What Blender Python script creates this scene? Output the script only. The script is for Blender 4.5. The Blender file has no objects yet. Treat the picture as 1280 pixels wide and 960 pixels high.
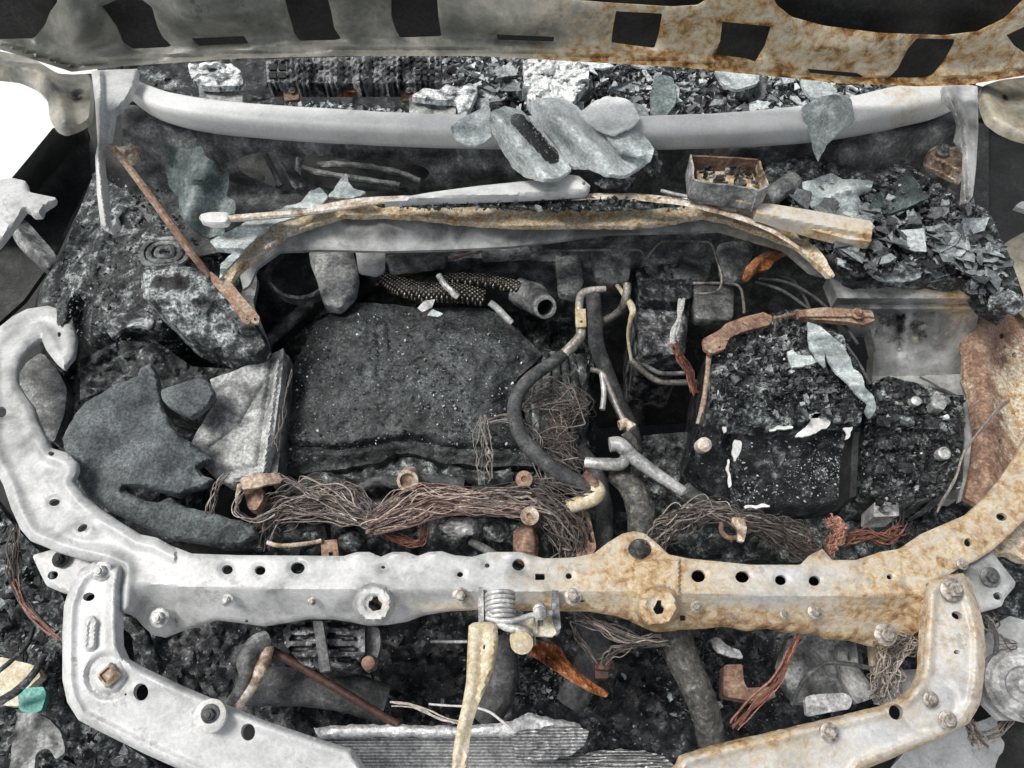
import bpy, math, random
import numpy as np
from mathutils import Vector
from mathutils.geometry import delaunay_2d_cdt
SC = bpy.context.scene
COL = SC.collection
rad = math.radians
# ------------------------------------------------------------ camera, world, sun, exposure
CAM = np.array([0.0, -0.296, 1.888]); TILT = 30.0; FPX = 967.0
cd = bpy.data.cameras.new("Camera"); cam = bpy.data.objects.new("Camera", cd); COL.objects.link(cam)
cam.location = CAM; cam.rotation_euler = (rad(TILT), 0, 0)
cd.sensor_width = 36; cd.lens = FPX / 1280 * 36; cd.clip_start = 0.02; cd.clip_end = 500
SC.camera = cam
W = bpy.data.worlds.new("World"); SC.world = W; W.use_nodes = True
nt = W.node_tree; bg = nt.nodes["Background"]
sky = nt.nodes.new("ShaderNodeTexSky"); sky.sky_type = 'NISHITA'; sky.sun_disc = False
SUN_EL, SUN_AZ = 62.0, 277.0
sky.sun_elevation = rad(SUN_EL); sky.sun_rotation = rad(SUN_AZ); sky.air_density = 1.0; sky.dust_density = 5.0; sky.ozone_density = 1.0
hs = nt.nodes.new('ShaderNodeHueSaturation'); hs.inputs['Saturation'].default_value = .42   # overcast: the cloud takes the blue out of the sky
nt.links.new(sky.outputs[0], hs.inputs['Color']); nt.links.new(hs.outputs[0], bg.inputs[0]); bg.inputs[1].default_value = 0.125
sl = bpy.data.lights.new("Sun", 'SUN'); sl.energy = 2.7; sl.angle = rad(18); sl.color = (1, .97, .93)
so = bpy.data.objects.new("Sun", sl); COL.objects.link(so)
az = rad(SUN_AZ)
sd = Vector((math.sin(az) * math.cos(rad(SUN_EL)), math.cos(az) * math.cos(rad(SUN_EL)), math.sin(rad(SUN_EL))))
so.rotation_euler = sd.to_track_quat('Z', 'Y').to_euler()
SC.view_settings.view_transform = 'Standard'; SC.view_settings.look = 'None'
SC.view_settings.exposure = -0.1; SC.view_settings.gamma = 1
SC.cycles.use_denoising = True
SC.cycles.max_bounces = 5

# ------------------------------------------------------------ helpers
RNG = np.random.RandomState(7)
def _hash(ix, iy, iz, s):
    n = (ix * 374761393 + iy * 668265263 + iz * 2147483647 + s * 1274126177) & 0xffffffff
    n = ((n ^ (n >> 13)) * 1274126177) & 0xffffffff
    n = ((n ^ (n >> 16)) * 2246822519) & 0xffffffff
    return ((n ^ (n >> 15)) & 0xffffff) / float(0xffffff)
def vn(p, s=0):
    p = np.asarray(p, float); i = np.floor(p).astype(np.int64); f = p - i; f = f * f * (3 - 2 * f)
    r = 0
    for dx in (0, 1):
        for dy in (0, 1):
            for dz in (0, 1):
                w = (f[:, 0] if dx else 1 - f[:, 0]) * (f[:, 1] if dy else 1 - f[:, 1]) * (f[:, 2] if dz else 1 - f[:, 2])
                r = r + w * _hash(i[:, 0] + dx, i[:, 1] + dy, i[:, 2] + dz, s)
    return r * 2 - 1
def fbm(p, s=0, o=4, g=.5, ridged=False):
    a, t, n = 1., 0., 0.; p = np.asarray(p, float)
    for k in range(o):
        v = vn(p * 2.03 ** k + k * 17.3, s + k)
        if ridged: v = 1 - 2 * np.abs(v)
        t = t + a * v; n += a; a *= g
    return t / n
CT, ST = math.cos(rad(TILT)), math.sin(rad(TILT))
def ray(px, py):
    a = (np.asarray(px, float) - 640) / FPX; b = -(np.asarray(py, float) - 480) / FPX
    return np.stack([a, b * CT + ST, b * ST - CT], -1)
def idw(pts):
    A = np.array(pts, float)
    def f(x, y):
        x = np.atleast_1d(np.asarray(x, float)); y = np.atleast_1d(np.asarray(y, float))
        d = (x[:, None] - A[None, :, 0]) ** 2 + (y[:, None] - A[None, :, 1]) ** 2 + 60
        w = d ** -1.5
        return (w * A[None, :, 2]).sum(1) / w.sum(1)
    return f
def HZ(z):
    f = z if callable(z) else (idw(z) if isinstance(z, list) else (lambda x, y: np.zeros(np.shape(np.atleast_1d(x))) + z))
    def S(x, y, h=0):
        x = np.atleast_1d(np.asarray(x, float)); y = np.atleast_1d(np.asarray(y, float))
        zz = f(x, y) + h; d = ray(x, y); t = (zz - CAM[2]) / d[:, 2]
        return CAM + d * t[:, None]
    S.n = np.array([0, 0, 1.]); return S
def PL(pt, n):
    pt = np.array(pt, float); n = np.array(n, float); n /= np.linalg.norm(n)
    def S(x, y, h=0):
        x = np.atleast_1d(np.asarray(x, float)); y = np.atleast_1d(np.asarray(y, float))
        d = ray(x, y); t = ((pt - CAM) @ n + h) / (d @ n)
        return CAM + d * t[:, None]
    S.n = n; return S
def P(px, py, z): return HZ(z)([px], [py])[0]
def gs(x, y, cx, cy, rx, ry=None, v=1.):
    ry = ry or rx
    return v * np.exp(-(((x - cx) / rx) ** 2 + ((y - cy) / ry) ** 2))
def ss(a, b, x):
    t = np.clip((x - a) / (b - a), 0, 1); return t * t * (3 - 2 * t)
def dseg(x, y, poly, closed=False):
    A = np.array(poly, float); B = np.roll(A, -1, 0) if closed else A[1:]
    if not closed: A = A[:-1]
    p = np.stack([x, y], -1)[:, None]; d = B - A; L = (d ** 2).sum(1) + 1e-9
    t = np.clip(((p - A) * d).sum(2) / L, 0, 1)
    q = A + d * t[..., None]
    return np.sqrt(((p - q) ** 2).sum(2)).min(1)
def inpoly(x, y, poly):
    A = np.array(poly, float); B = np.roll(A, -1, 0); r = np.zeros(len(x), bool)
    for (x1, y1), (x2, y2) in zip(A, B):
        c = ((y1 > y) != (y2 > y))
        if y1 != y2: r ^= c & (x < (x2 - x1) * (y - y1) / (y2 - y1) + x1)
    return r
def cat(pts, n=6, closed=False):
    A = np.array(pts, float); N = len(A); out = []
    if N < 3: 
        return np.array([A[0] + (A[-1] - A[0]) * t for t in np.linspace(0, 1, n + 1)])
    rng = range(N) if closed else range(N - 1)
    for i in rng:
        if closed: p0, p1, p2, p3 = A[i - 1], A[i], A[(i + 1) % N], A[(i + 2) % N]
        else: p0, p1, p2, p3 = A[max(i - 1, 0)], A[i], A[i + 1], A[min(i + 2, N - 1)]
        for k in range(n):
            t = k / n
            out.append(.5 * ((2 * p1) + (p2 - p0) * t + (2 * p0 - 5 * p1 + 4 * p2 - p3) * t * t + (3 * p1 - p0 - 3 * p2 + p3) * t ** 3))
    if not closed: out.append(A[-1])
    return np.array(out)
def resample(A, step):
    A = np.array(A, float); B = np.vstack([A, A[:1]]); L = np.r_[0, np.cumsum(np.sqrt((np.diff(B, axis=0) ** 2).sum(1)))]
    n = max(6, int(L[-1] / step)); t = np.linspace(0, L[-1], n, endpoint=False)
    return np.stack([np.interp(t, L, B[:, 0]), np.interp(t, L, B[:, 1])], -1)
def circ(cx, cy, rx, ry=None, n=14, a=0):
    ry = ry or rx; a = rad(a)
    return [(cx + rx * math.cos(t) * math.cos(a) - ry * math.sin(t) * math.sin(a), cy + rx * math.cos(t) * math.sin(a) + ry * math.sin(t) * math.cos(a)) for t in np.linspace(0, 2 * math.pi, n, endpoint=False)]
def rnd(poly, k=.28):   # soften the corners of a polygon
    A = np.array(poly, float); o = []
    for i in range(len(A)):
        p, q, r = A[i - 1], A[i], A[(i + 1) % len(A)]
        o += [q + (p - q) * k * .6, q + (p - q) * k * .18 + (r - q) * k * .18, q + (r - q) * k * .6]
    return np.array(o)

def mk(name, V, F, mat, root=None, parent=None, attrs=None, ang=38, smooth=True):
    V = np.array(V, float)
    off = root.location if root is not None else None
    if off is not None: V = V - np.array(off)
    me = bpy.data.meshes.new(name); me.from_pydata(V.tolist(), [], [list(map(int, f)) for f in F]); me.update()
    for k, a in (attrs or {}).items():
        at = me.attributes.new(k, 'FLOAT', 'POINT'); at.data.foreach_set('value', np.asarray(a, np.float32))
    if smooth:
        me.shade_smooth(); me.set_sharp_from_angle(angle=rad(ang))
    me.materials.append(mat)
    o = bpy.data.objects.new(name, me); COL.objects.link(o)
    if parent is not None: o.parent = parent
    elif root is not None: o.parent = root
    return o
def tag(o, label=None, cat_=None, group=None, kind=None):
    if label: o['label'] = label
    if cat_: o['category'] = cat_
    if group: o['group'] = group
    if kind: o['kind'] = kind
    return o
def thing(name, label, cat_, loc, group=None):
    o = bpy.data.objects.new(name, None); COL.objects.link(o); o.location = loc; o.empty_display_size = .05
    return tag(o, label, cat_, group)
def join(parts):
    V, F, n = [], [], 0
    for v, f in parts:
        V.append(np.array(v)); F += [[i + n for i in q] for q in f]; n += len(v)
    return np.vstack(V), F

SEED = [100]
def sheet(name, outline, S, mat, root=None, parent=None, holes=(), step=5, relief=None, roll=0, drop=0, th=.0015,
          amp=0, freq=20, oct_=4, ridged=False, smooth=True, tear=0, rust=None, soot=None, tone=None, ang=40, up=None, corner=None, cut=None):
    """sheet metal / crust traced as an outline with holes and laid on a surface of its own at real depth"""
    SEED[0] += 1; sd_ = SEED[0]
    if not hasattr(S, "n"): S = HZ(S)
    _o = np.array(outline, float); _e = _o.max(0) - _o.min(0); step = min(step, max(2., math.sqrt(_e[0] * _e[1]) / 16))
    O = rnd(outline, .3) if smooth else (rnd(outline, corner) if corner else np.array(outline, float))
    O = resample(O, step * .8)
    if tear:
        q = np.c_[O / 9., np.zeros(len(O))]; O = O + tear * np.stack([fbm(q, sd_, 3), fbm(q + 50, sd_ + 9, 3)], -1)
    H = [resample(np.array(h, float), min(step * .8, 3.5)) for h in holes]
    x0, y0 = O.min(0); x1, y1 = O.max(0)
    gx, gy = np.meshgrid(np.arange(x0, x1, step), np.arange(y0, y1, step * .9))
    gx = gx + (np.arange(gx.shape[0]) % 2)[:, None] * step * .5
    g = np.stack([gx.ravel(), gy.ravel()], -1) + RNG.uniform(-.15, .15, (gx.size, 2)) * step
    m = inpoly(g[:, 0], g[:, 1], O); g = g[m]
    if len(g): g = g[dseg(g[:, 0], g[:, 1], O, True) > step * .45]
    for h in H:
        if len(g):
            g = g[~inpoly(g[:, 0], g[:, 1], h)]; g = g[dseg(g[:, 0], g[:, 1], h, True) > min(step, 3.5) * .4]
    pts = [Vector(p) for p in O]; E = [(i, (i + 1) % len(O)) for i in range(len(O))]; n = len(O)
    for h in H:
        pts += [Vector(p) for p in h]; E += [(n + i, n + (i + 1) % len(h)) for i in range(len(h))]; n += len(h)
    pts += [Vector(p) for p in g]
    v2, e2, f2, _, _, _ = delaunay_2d_cdt(pts, E, [], 0, 1e-4)
    A = np.array([tuple(v) for v in v2]); F = np.array([list(f) for f in f2 if len(f) == 3])
    c = A[F].mean(1); keep = inpoly(c[:, 0], c[:, 1], O)
    for h in H: keep &= ~inpoly(c[:, 0], c[:, 1], h)
    F = F[keep]
    used = np.unique(F); mp = -np.ones(len(A), int); mp[used] = np.arange(len(used)); A = A[used]; F = mp[F]
    x, y = A[:, 0], A[:, 1]
    h_ = np.zeros(len(A))
    if relief is not None: h_ = h_ + relief(x, y)
    if roll: h_ = h_ - drop * (1 - ss(0, roll, dseg(x, y, O, True))) 
    base = S(x, y, 0)
    if amp: h_ = h_ + amp * fbm(base * freq, sd_, oct_, .55, ridged)
    T = S(x, y, h_)
    # orientation: make faces look along up / normal
    e1, e2 = A[F[:, 1]] - A[F[:, 0]], A[F[:, 2]] - A[F[:, 0]]
    flip = (e1[:, 0] * e2[:, 1] - e1[:, 1] * e2[:, 0]) > 0; F[flip] = F[flip][:, ::-1]
    N = len(T); B = T - S.n * th
    ed = {}
    for a, b, c_ in F:
        for e in ((a, b), (b, c_), (c_, a)): ed[e] = 1
    faces = [list(f) for f in F] + [[f[2] + N, f[1] + N, f[0] + N] for f in F]
    for (a, b) in ed:
        if (b, a) not in ed: faces.append([b, a, a + N, b + N])
    at = {}
    for k, spec in (('rust', rust), ('soot', soot), ('tone', tone)):
        if spec is None: continue
        if callable(spec): v = spec(x, y)
        elif isinstance(spec, (int, float)): v = np.zeros(len(x)) + spec
        else:
            v = np.zeros(len(x))
            for b in spec:
                v = v + (b if isinstance(b, (int, float)) else gs(x, y, b[0], b[1], b[2], b[3], b[4]))
        v = v + {'rust': .38, 'soot': .22, 'tone': 0}[k]
        at[k] = np.r_[v, v]
    return mk(name, np.vstack([T, B]), faces, mat, root, parent, at, ang)

def tubeg(pts, r, seg=10, flat=1., lump=0, lf=60, cap=True, s=0):
    p = np.array(pts, float); n = len(p); r = np.zeros(n) + r if np.isscalar(r) else np.interp(np.linspace(0, 1, n), np.linspace(0, 1, len(r)), r)
    T = np.gradient(p, axis=0); T /= np.linalg.norm(T, axis=1)[:, None] + 1e-12
    u = np.cross(T[0], [0, 0, 1.]); 
    if np.linalg.norm(u) < .1: u = np.cross(T[0], [0, 1., 0])
    u /= np.linalg.norm(u); V = []
    for i in range(n):
        u = u - T[i] * (u @ T[i]); u /= np.linalg.norm(u); w = np.cross(T[i], u)
        for k in range(seg):
            a = 2 * math.pi * k / seg
            V.append(p[i] + r[i] * (math.cos(a) * u + flat * math.sin(a) * w))
    V = np.array(V)
    if lump:
        c = np.repeat(p, seg, 0); V = c + (V - c) * (1 + lump * fbm(V * lf, s, 3))[:, None]
    F = [[i * seg + k, i * seg + (k + 1) % seg, (i + 1) * seg + (k + 1) % seg, (i + 1) * seg + k] for i in range(n - 1) for k in range(seg)]
    if cap: F += [list(range(seg))[::-1], [(n - 1) * seg + k for k in range(seg)]]
    return V, F
def tubehollow(pts, r, t=.25, seg=14, **k):
    a = tubeg(pts, r, seg, cap=False, **k); n = len(a[0]); b = tubeg(pts, np.array(r) * (1 - t) if not np.isscalar(r) else r * (1 - t), seg, cap=False, **k)
    F = a[1] + [[q + n for q in f[::-1]] for f in b[1]]
    m = n - seg
    F += [[(k + 1) % seg, k, n + k, n + (k + 1) % seg] for k in range(seg)] + [[m + k, m + (k + 1) % seg, n + m + (k + 1) % seg, n + m + k] for k in range(seg)]
    return np.vstack([a[0], b[0]]), F
def pth(pts, n=8):
    A = cat(pts, n)
    return np.vstack([P(a[0], a[1], a[2]) for a in A])
def tube(name, pts, r, mat, root=None, parent=None, n=8, hollow=False, **k):
    w = pth(pts, n)
    V, F = tubehollow(w, r, **k) if hollow else tubeg(w, r, **k)
    return mk(name, V, F, mat, root, parent)
def wires(name, pts, n, spread, mat, root=None, parent=None, r=.001, wig=1., seg=5, npt=10, s=0, tones=(0, 1), ends=.0):
    wig = wig * 1.15; r = r * .95
    w = pth(pts, npt); m = len(w); parts = []; ton = []
    rs = np.random.RandomState(s + 5); t = np.linspace(0, 1, m)
    sp = np.interp(t, np.linspace(0, 1, len(spread)), spread) if not np.isscalar(spread) else np.zeros(m) + spread
    n = int(n * 1.35)
    for k in range(n):
        a = rs.uniform(0, 2 * math.pi); q = math.sqrt(rs.uniform(0, 1)); o = np.array([math.cos(a) * q, math.sin(a) * q, rs.uniform(-.6, .6)])
        wob = np.stack([fbm(np.c_[t * 3.5 * wig + k * 3.1, np.zeros(m) + k * 7.7, np.zeros(m) + j * 5.], s + j, 2) for j in range(3)], -1)
        p = w + sp[:, None] * (o * .95 + wob * 1.3 * [1, 1, .7])
        c0, c1 = 0, m
        if ends: c0 = int(rs.uniform(0, ends) * m); c1 = m - int(rs.uniform(0, ends) * m)
        g = tubeg(p[c0:c1], r * (rs.uniform(.45, .95) if rs.uniform() < .85 else 1.5), seg); parts.append(g); ton.append(np.zeros(len(g[0])) + tones[0] + (tones[1] - tones[0]) * rs.uniform(0, 1) ** 1.3 + rs.choice([0, 0, 0, .25]))
    V, F = join(parts)
    return mk(name, V, F, mat, root, parent, {'tone': np.concatenate(ton)})
def prism(poly, z0, z1):   # polygon in world xy
    n = len(poly); V = [(p[0], p[1], z0) for p in poly] + [(p[0], p[1], z1) for p in poly]
    return np.array(V), [list(range(n))[::-1], list(range(n, 2 * n))] + [[i, (i + 1) % n, n + (i + 1) % n, n + i] for i in range(n)]
def lathe(prof, c, seg=20, axis=(0, 0, 1)):
    ax = np.array(axis, float); ax /= np.linalg.norm(ax); u = np.cross(ax, [0, 1, .01]); u /= np.linalg.norm(u); w = np.cross(ax, u)
    V = []; 
    for r, h in prof:
        for k in range(seg):
            a = 2 * math.pi * k / seg; V.append(np.array(c) + ax * h + r * (math.cos(a) * u + math.sin(a) * w))
    n = len(prof)
    F = [[i * seg + k, i * seg + (k + 1) % seg, (i + 1) * seg + (k + 1) % seg, (i + 1) * seg + k] for i in range(n - 1) for k in range(seg)]
    F += [list(range(seg))[::-1], [(n - 1) * seg + k for k in range(seg)]]
    return np.array(V), F
def boltg(c, r, axis=(0, -.25, 1)):
    a = lathe([(r * 1.0, 0), (r * 1.0, r * .16), (r * .82, r * .26)], c, 18, axis)
    b = lathe([(r * .62, r * .2), (r * .62, r * .75), (r * .5, r * .85)], c, 6, axis)
    d = lathe([(r * .34, r * .8), (r * .34, r * 1.05)], c, 10, axis)
    return join([a, b, d])
def bolt(px, py, z, r, mat, root, parent=None, axis=(0, -.25, 1), name='bolt'):
    V, F = boltg(P(px, py, z), r, axis); return mk(name, V, F, mat, root, parent)
def box(name, quad, z, h, mat, root=None, parent=None, amp=0, freq=30, **k):
    """box whose top is the traced quad at height z, h deep"""
    return sheet(name, quad, z, mat, root, parent, th=h, smooth=False, corner=.12, amp=amp, freq=freq, **k)
def blob(name, px, py, z, rx, ry, rz, mat, root=None, parent=None, amp=.3, freq=1.6, sub=4, s=0, tone=0.):
    import bmesh
    bm = bmesh.new(); bmesh.ops.create_icosphere(bm, subdivisions=sub, radius=1); V = np.array([tuple(v.co) for v in bm.verts]); F = [[v.index for v in f.verts] for f in bm.faces]; bm.free()
    V = V * (1 + amp * fbm(V * freq + s * 3.3, s, 5, .6))[:, None] * [rx, ry, rz] + P(px, py, z)
    return mk(name, V, F, mat, root, parent, {'tone': np.zeros(len(V)) + tone})
def scatter(name, region, n, S, size, mat, tones=((0., .6), (.4, .3), (.8, .1)), thick=.15, lift=.006, tilt=.5, s=0, root=None, parent=None, ell=.55):
    if not hasattr(S, "n"): S = HZ(S)
    rs = np.random.RandomState(s + 11); R = np.array(region, float)
    x0, y0 = R.min(0); x1, y1 = R.max(0); X = rs.uniform(x0, x1, n * 4); Y = rs.uniform(y0, y1, n * 4)
    cl = fbm(np.c_[X / 45., Y / 45., np.zeros(len(X)) + s], s, 2) + rs.uniform(-.8, .8, len(X)) > -.15
    m = inpoly(X, Y, R) & cl; X = X[m][:n]; Y = Y[m][:n]; C = S(X, Y, rs.uniform(0, lift, len(X)))
    tv = np.array([t for t, _ in tones]); tw = np.array([w for _, w in tones], float); tw /= tw.sum()
    V, F, T = [], [], []; nb = 0
    for c in C:
        k = rs.randint(6, 11); a = np.sort(rs.uniform(0, 2 * math.pi, k)); q = size[0] * (size[1] / size[0]) ** (rs.uniform(0, 1) ** 1.8)
        rr = q * rs.uniform(.45, 1., k); p = np.stack([np.cos(a) * rr, np.sin(a) * rr * rs.uniform(ell, 1), rs.uniform(-.12, .12, k) * q], -1)
        th_ = q * thick * rs.uniform(.5, 2)
        ax = rs.normal(0, tilt, 2); rz = rs.uniform(0, 6.28)
        cz, sz = math.cos(rz), math.sin(rz); p = p @ np.array([[cz, sz, 0], [-sz, cz, 0], [0, 0, 1]])
        cx, sx = math.cos(ax[0]), math.sin(ax[0]); p = p @ np.array([[1, 0, 0], [0, cx, sx], [0, -sx, cx]])
        cy, sy = math.cos(ax[1]), math.sin(ax[1]); p = p @ np.array([[cy, 0, -sy], [0, 1, 0], [sy, 0, cy]])
        top = p + c; bot = top - [0, 0, th_]
        V.append(top); V.append(bot)
        F.append(list(range(nb, nb + k))); F.append(list(range(nb + 2 * k - 1, nb + k - 1, -1)))
        for i in range(k): F.append([nb + (i + 1) % k, nb + i, nb + k + i, nb + k + (i + 1) % k])
        nb += 2 * k; T.append(np.zeros(2 * k) + np.clip(tv[rs.choice(len(tv), p=tw)] + rs.normal(0, .07), 0, 1))
    return mk(name, np.vstack(V), F, mat, root, parent, {'tone': np.concatenate(T)}, smooth=False)

# ------------------------------------------------------------ materials
def ramp(nt_, pairs, interp='LINEAR'):
    r = nt_.nodes.new("ShaderNodeValToRGB"); e = r.color_ramp; e.interpolation = interp
    while len(e.elements) > 1: e.elements.remove(e.elements[-1])
    for i, (p, c) in enumerate(pairs):
        el = e.elements[0] if i == 0 else e.elements.new(p)
        el.position = p; c = (c, c, c) if isinstance(c, (int, float)) else c; el.color = (*c, 1)
    return r
RUST = [(.1, (.10, .06, .04)), (.26, (.27, .16, .08)), (.37, (.42, .28, .14)), (.46, (.51, .39, .24)), (.56, (.55, .47, .34)), (.68, (.57, .52, .42)), (.85, (.48, .36, .22))]
def mat(name, cols, scale=12, rough=.75, bump=.4, bd=.002, fine=220, metal=0., rustr=RUST, soot=.015, speck=None, rscale=25, rk=4., tonek=1., wave=None, sgain=1.3, det=9, spec=.5, rrange=.25, center=.5, grain=.35, gsc=190, flake=None):
    m = bpy.data.materials.new(name); m.use_nodes = True; t = m.node_tree; N = t.nodes; L = t.links; b = N["Principled BSDF"]
    tc = N.new("ShaderNodeTexCoord"); co = tc.outputs['Object']
    def noise(sc, d=det, r=.62, dist=0):
        n = N.new("ShaderNodeTexNoise"); n.inputs['Scale'].default_value = sc; n.inputs['Detail'].default_value = d; n.inputs['Roughness'].default_value = r; n.inputs['Distortion'].default_value = dist
        L.new(co, n.inputs['Vector']); return n.outputs['Fac']
    def mth(op, a, c, d=None, cl=False):
        n = N.new("ShaderNodeMath"); n.operation = op; n.use_clamp = cl
        for i, v in enumerate((a, c, d)):
            if v is None: continue
            if isinstance(v, (int, float)): n.inputs[i].default_value = v
            else: L.new(v, n.inputs[i])
        return n.outputs[0]
    def att(a):
        n = N.new("ShaderNodeAttribute"); n.attribute_name = a; return n.outputs['Fac']
    def mix(f, a, c):
        n = N.new("ShaderNodeMix"); n.data_type = 'RGBA'; L.new(f, n.inputs[0])
        L.new(a, n.inputs[6]) if not isinstance(a, tuple) else setattr(n.inputs[6], 'default_value', (*a, 1))
        L.new(c, n.inputs[7]) if not isinstance(c, tuple) else setattr(n.inputs[7], 'default_value', (*c, 1))
        return n.outputs[2]
    n1 = noise(scale, dist=.4)
    f = mth('MULTIPLY_ADD', n1, sgain, center - sgain / 2)
    f = mth('MULTIPLY_ADD', att('tone'), tonek, f)
    c = ramp(t, cols); L.new(f, c.inputs[0]); col = c.outputs[0]
    nr = mth('MULTIPLY_ADD', noise(rscale * 3.2, 10, .75), .55, mth('MULTIPLY', noise(rscale, dist=.6), .45))
    rf = mth('MULTIPLY', mth('ADD', att('rust'), mth('MULTIPLY_ADD', nr, 2.4, -1.7)), rk, None, True)
    rr = ramp(t, rustr); L.new(mth('MULTIPLY_ADD', att('rust'), -.2, mth('MULTIPLY_ADD', noise(rscale * 2.2, 10, .72, .3), 1.7, -.15)), rr.inputs[0]); col = mix(rf, col, rr.outputs[0])
    sf = mth('MULTIPLY', mth('ADD', att('soot'), mth('MULTIPLY_ADD', mth('MULTIPLY_ADD', noise(rscale * 4, 9, .75), .5, mth('MULTIPLY', noise(rscale * 1.3, dist=.5), .5)), 2.6, -1.8)), 3.2, None, True)
    col = mix(sf, col, (soot, soot, soot * 1.05))
    if speck:
        sc, thr, sc_col = speck
        v = ramp(t, [(thr, 0.), (min(thr + .06, 1), 1.)]); L.new(noise(sc, 3, .6), v.inputs[0])
        col = mix(v.outputs[0], col, sc_col)
    if flake:
        fm = ramp(t, [(flake[1], 0.), (flake[1] + .025, flake[3])]); L.new(noise(flake[0], 14, .78, .2), fm.inputs[0]); col = mix(fm.outputs[0], col, flake[2])
    if grain:
        g_ = ramp(t, [(.36, max(0., 1 - grain * 1.15)), (.5, 1.), (.64, 1 + grain * 1.5)]); L.new(noise(gsc, 3, .75), g_.inputs[0])
        for e_ in g_.color_ramp.elements: pass
        mg = N.new("ShaderNodeMix"); mg.data_type = 'RGBA'; mg.blend_type = 'MULTIPLY'; mg.inputs[0].default_value = 1; L.new(col, mg.inputs[6]); L.new(g_.outputs[0], mg.inputs[7]); col = mg.outputs[2]
    L.new(col, b.inputs['Base Color'])
    rg = mth('MULTIPLY_ADD', noise(scale * 3), rrange * 2, rough - rrange, True); L.new(rg, b.inputs['Roughness'])
    b.inputs['Metallic'].default_value = metal; b.inputs['Specular IOR Level'].default_value = spec
    h = mth('ADD', mth('MULTIPLY', noise(fine, 6, .7), .35), mth('MULTIPLY', noise(fine / 5, 6, .6), .65))
    if wave:
        wv = N.new("ShaderNodeTexWave"); wv.inputs['Scale'].default_value = wave[0]; wv.bands_direction = wave[1]; wv.inputs['Distortion'].default_value = wave[2]
        L.new(co, wv.inputs['Vector']); h = mth('ADD', h, mth('MULTIPLY', wv.outputs['Fac'], wave[3]))
        wr_ = ramp(t, [(.25, .4), (.7, 1.)]); L.new(wv.outputs['Fac'], wr_.inputs[0]); mw = N.new('ShaderNodeMix'); mw.data_type = 'RGBA'; mw.blend_type = 'MULTIPLY'; mw.inputs[0].default_value = 1; L.new(b.inputs['Base Color'].links[0].from_socket, mw.inputs[6]); L.new(wr_.outputs[0], mw.inputs[7]); L.new(mw.outputs[2], b.inputs['Base Color'])
    bp = N.new("ShaderNodeBump"); bp.inputs['Strength'].default_value = bump; bp.inputs['Distance'].default_value = bd
    L.new(h, bp.inputs['Height']); L.new(bp.outputs[0], b.inputs['Normal'])
    return m
M = {}
M['steel'] = mat('ash_grey_steel', [(.10, (.16, .163, .16)), (.26, (.31, .32, .315)), (.40, (.44, .452, .448)), (.54, (.54, .55, .548)), (.8, (.66, .67, .67))], 15, .4, .4, .0013, fine=240, rscale=26, rk=1.45, sgain=1.5, det=14, speck=(120, .70, (.22, .205, .18)), grain=.08, flake=(26, .565, (.30, .30, .285), .6))
M['steelmid'] = mat('scorched_steel', [(.2, (.03, .032, .033)), (.4, (.085, .09, .09)), (.55, (.15, .157, .155)), (.7, (.27, .28, .275)), (.9, (.45, .46, .45))], 22, .6, .7, .002, rscale=26, sgain=1.9, det=12)
M['hood'] = mat('scorched_hood_paint', [(.15, (.045, .05, .042)), (.38, (.12, .128, .112)), (.55, (.26, .26, .225)), (.75, (.46, .445, .38))],
    9, .38, .3, .0012, rscale=22, rk=1.8, sgain=1.5, flake=(24, .575, (.13, .115, .09), .55), grain=.08, det=12,
    rustr=[(.12, (.05, .03, .018)), (.26, (.20, .095, .03)), (.36, (.36, .22, .09)), (.46, (.45, .36, .22)), (.60, (.52, .47, .36)), (.78, (.58, .54, .44)), (.9, (.44, .30, .13))])
M['dark'] = mat('sooty_black_steel', [(.3, (.004, .0045, .0045)), (.6, (.011, .012, .012)), (.85, (.035, .038, .038))], 14, .7, .5, .003, grain=0.5)
M['char'] = mat('crusted_char', [(.26, (.004, .0055, .006)), (.48, (.016, .020, .021)), (.62, (.05, .059, .06)), (.75, (.14, .158, .158)), (.92, (.31, .34, .335))], 45, .6, 1., .005, 150, speck=(330, .66, (.26, .265, .26)), sgain=2.1, det=12, grain=0.8)
M['cover'] = mat('charred_foam_cover', [(.2, (.010, .012, .0125)), (.42, (.028, .033, .034)), (.58, (.052, .060, .061)), (.8, (.10, .114, .113))], 22, .62, 1., .005, 170, speck=(260, .66, (.25, .27, .265)), sgain=1.4, grain=.65, det=12, gsc=200)
M['felt'] = mat('grey_insulation_felt', [(.15, (.04, .047, .05)), (.5, (.085, .099, .104)), (.85, (.15, .17, .175))], 24, .8, 1., .004, 230, speck=(330, .66, (.24, .25, .25)), sgain=1.9, det=14, grain=.4, gsc=230)
M['ash'] = mat('ash_and_flakes', [(0, (.010, .010, .011)), (.22, (.03, .032, .034)), (.45, (.11, .12, .125)), (.65, (.28, .31, .32)), (.85, (.55, .6, .6)), (1, (.82, .84, .83))], 60, .75, .6, .002, 300, sgain=.4, tonek=.9, center=.04)
M['ashpile'] = mat('burnt_ash_pile', [(.3, (.015, .016, .018)), (.45, (.08, .085, .09)), (.56, (.24, .26, .27)), (.7, (.5, .53, .53)), (.85, (.75, .77, .76))], 40, .8, 1., .005, 170, sgain=2.2, det=12)
M['glass'] = mat('melted_glass', [(.15, (.20, .235, .235)), (.36, (.38, .43, .425)), (.55, (.52, .575, .57)), (.8, (.70, .745, .74))], 26, .28, .8, .002, 300, speck=(250, .62, (.60, .65, .64)), sgain=2.0, det=12, rrange=.2, grain=0.25)
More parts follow.
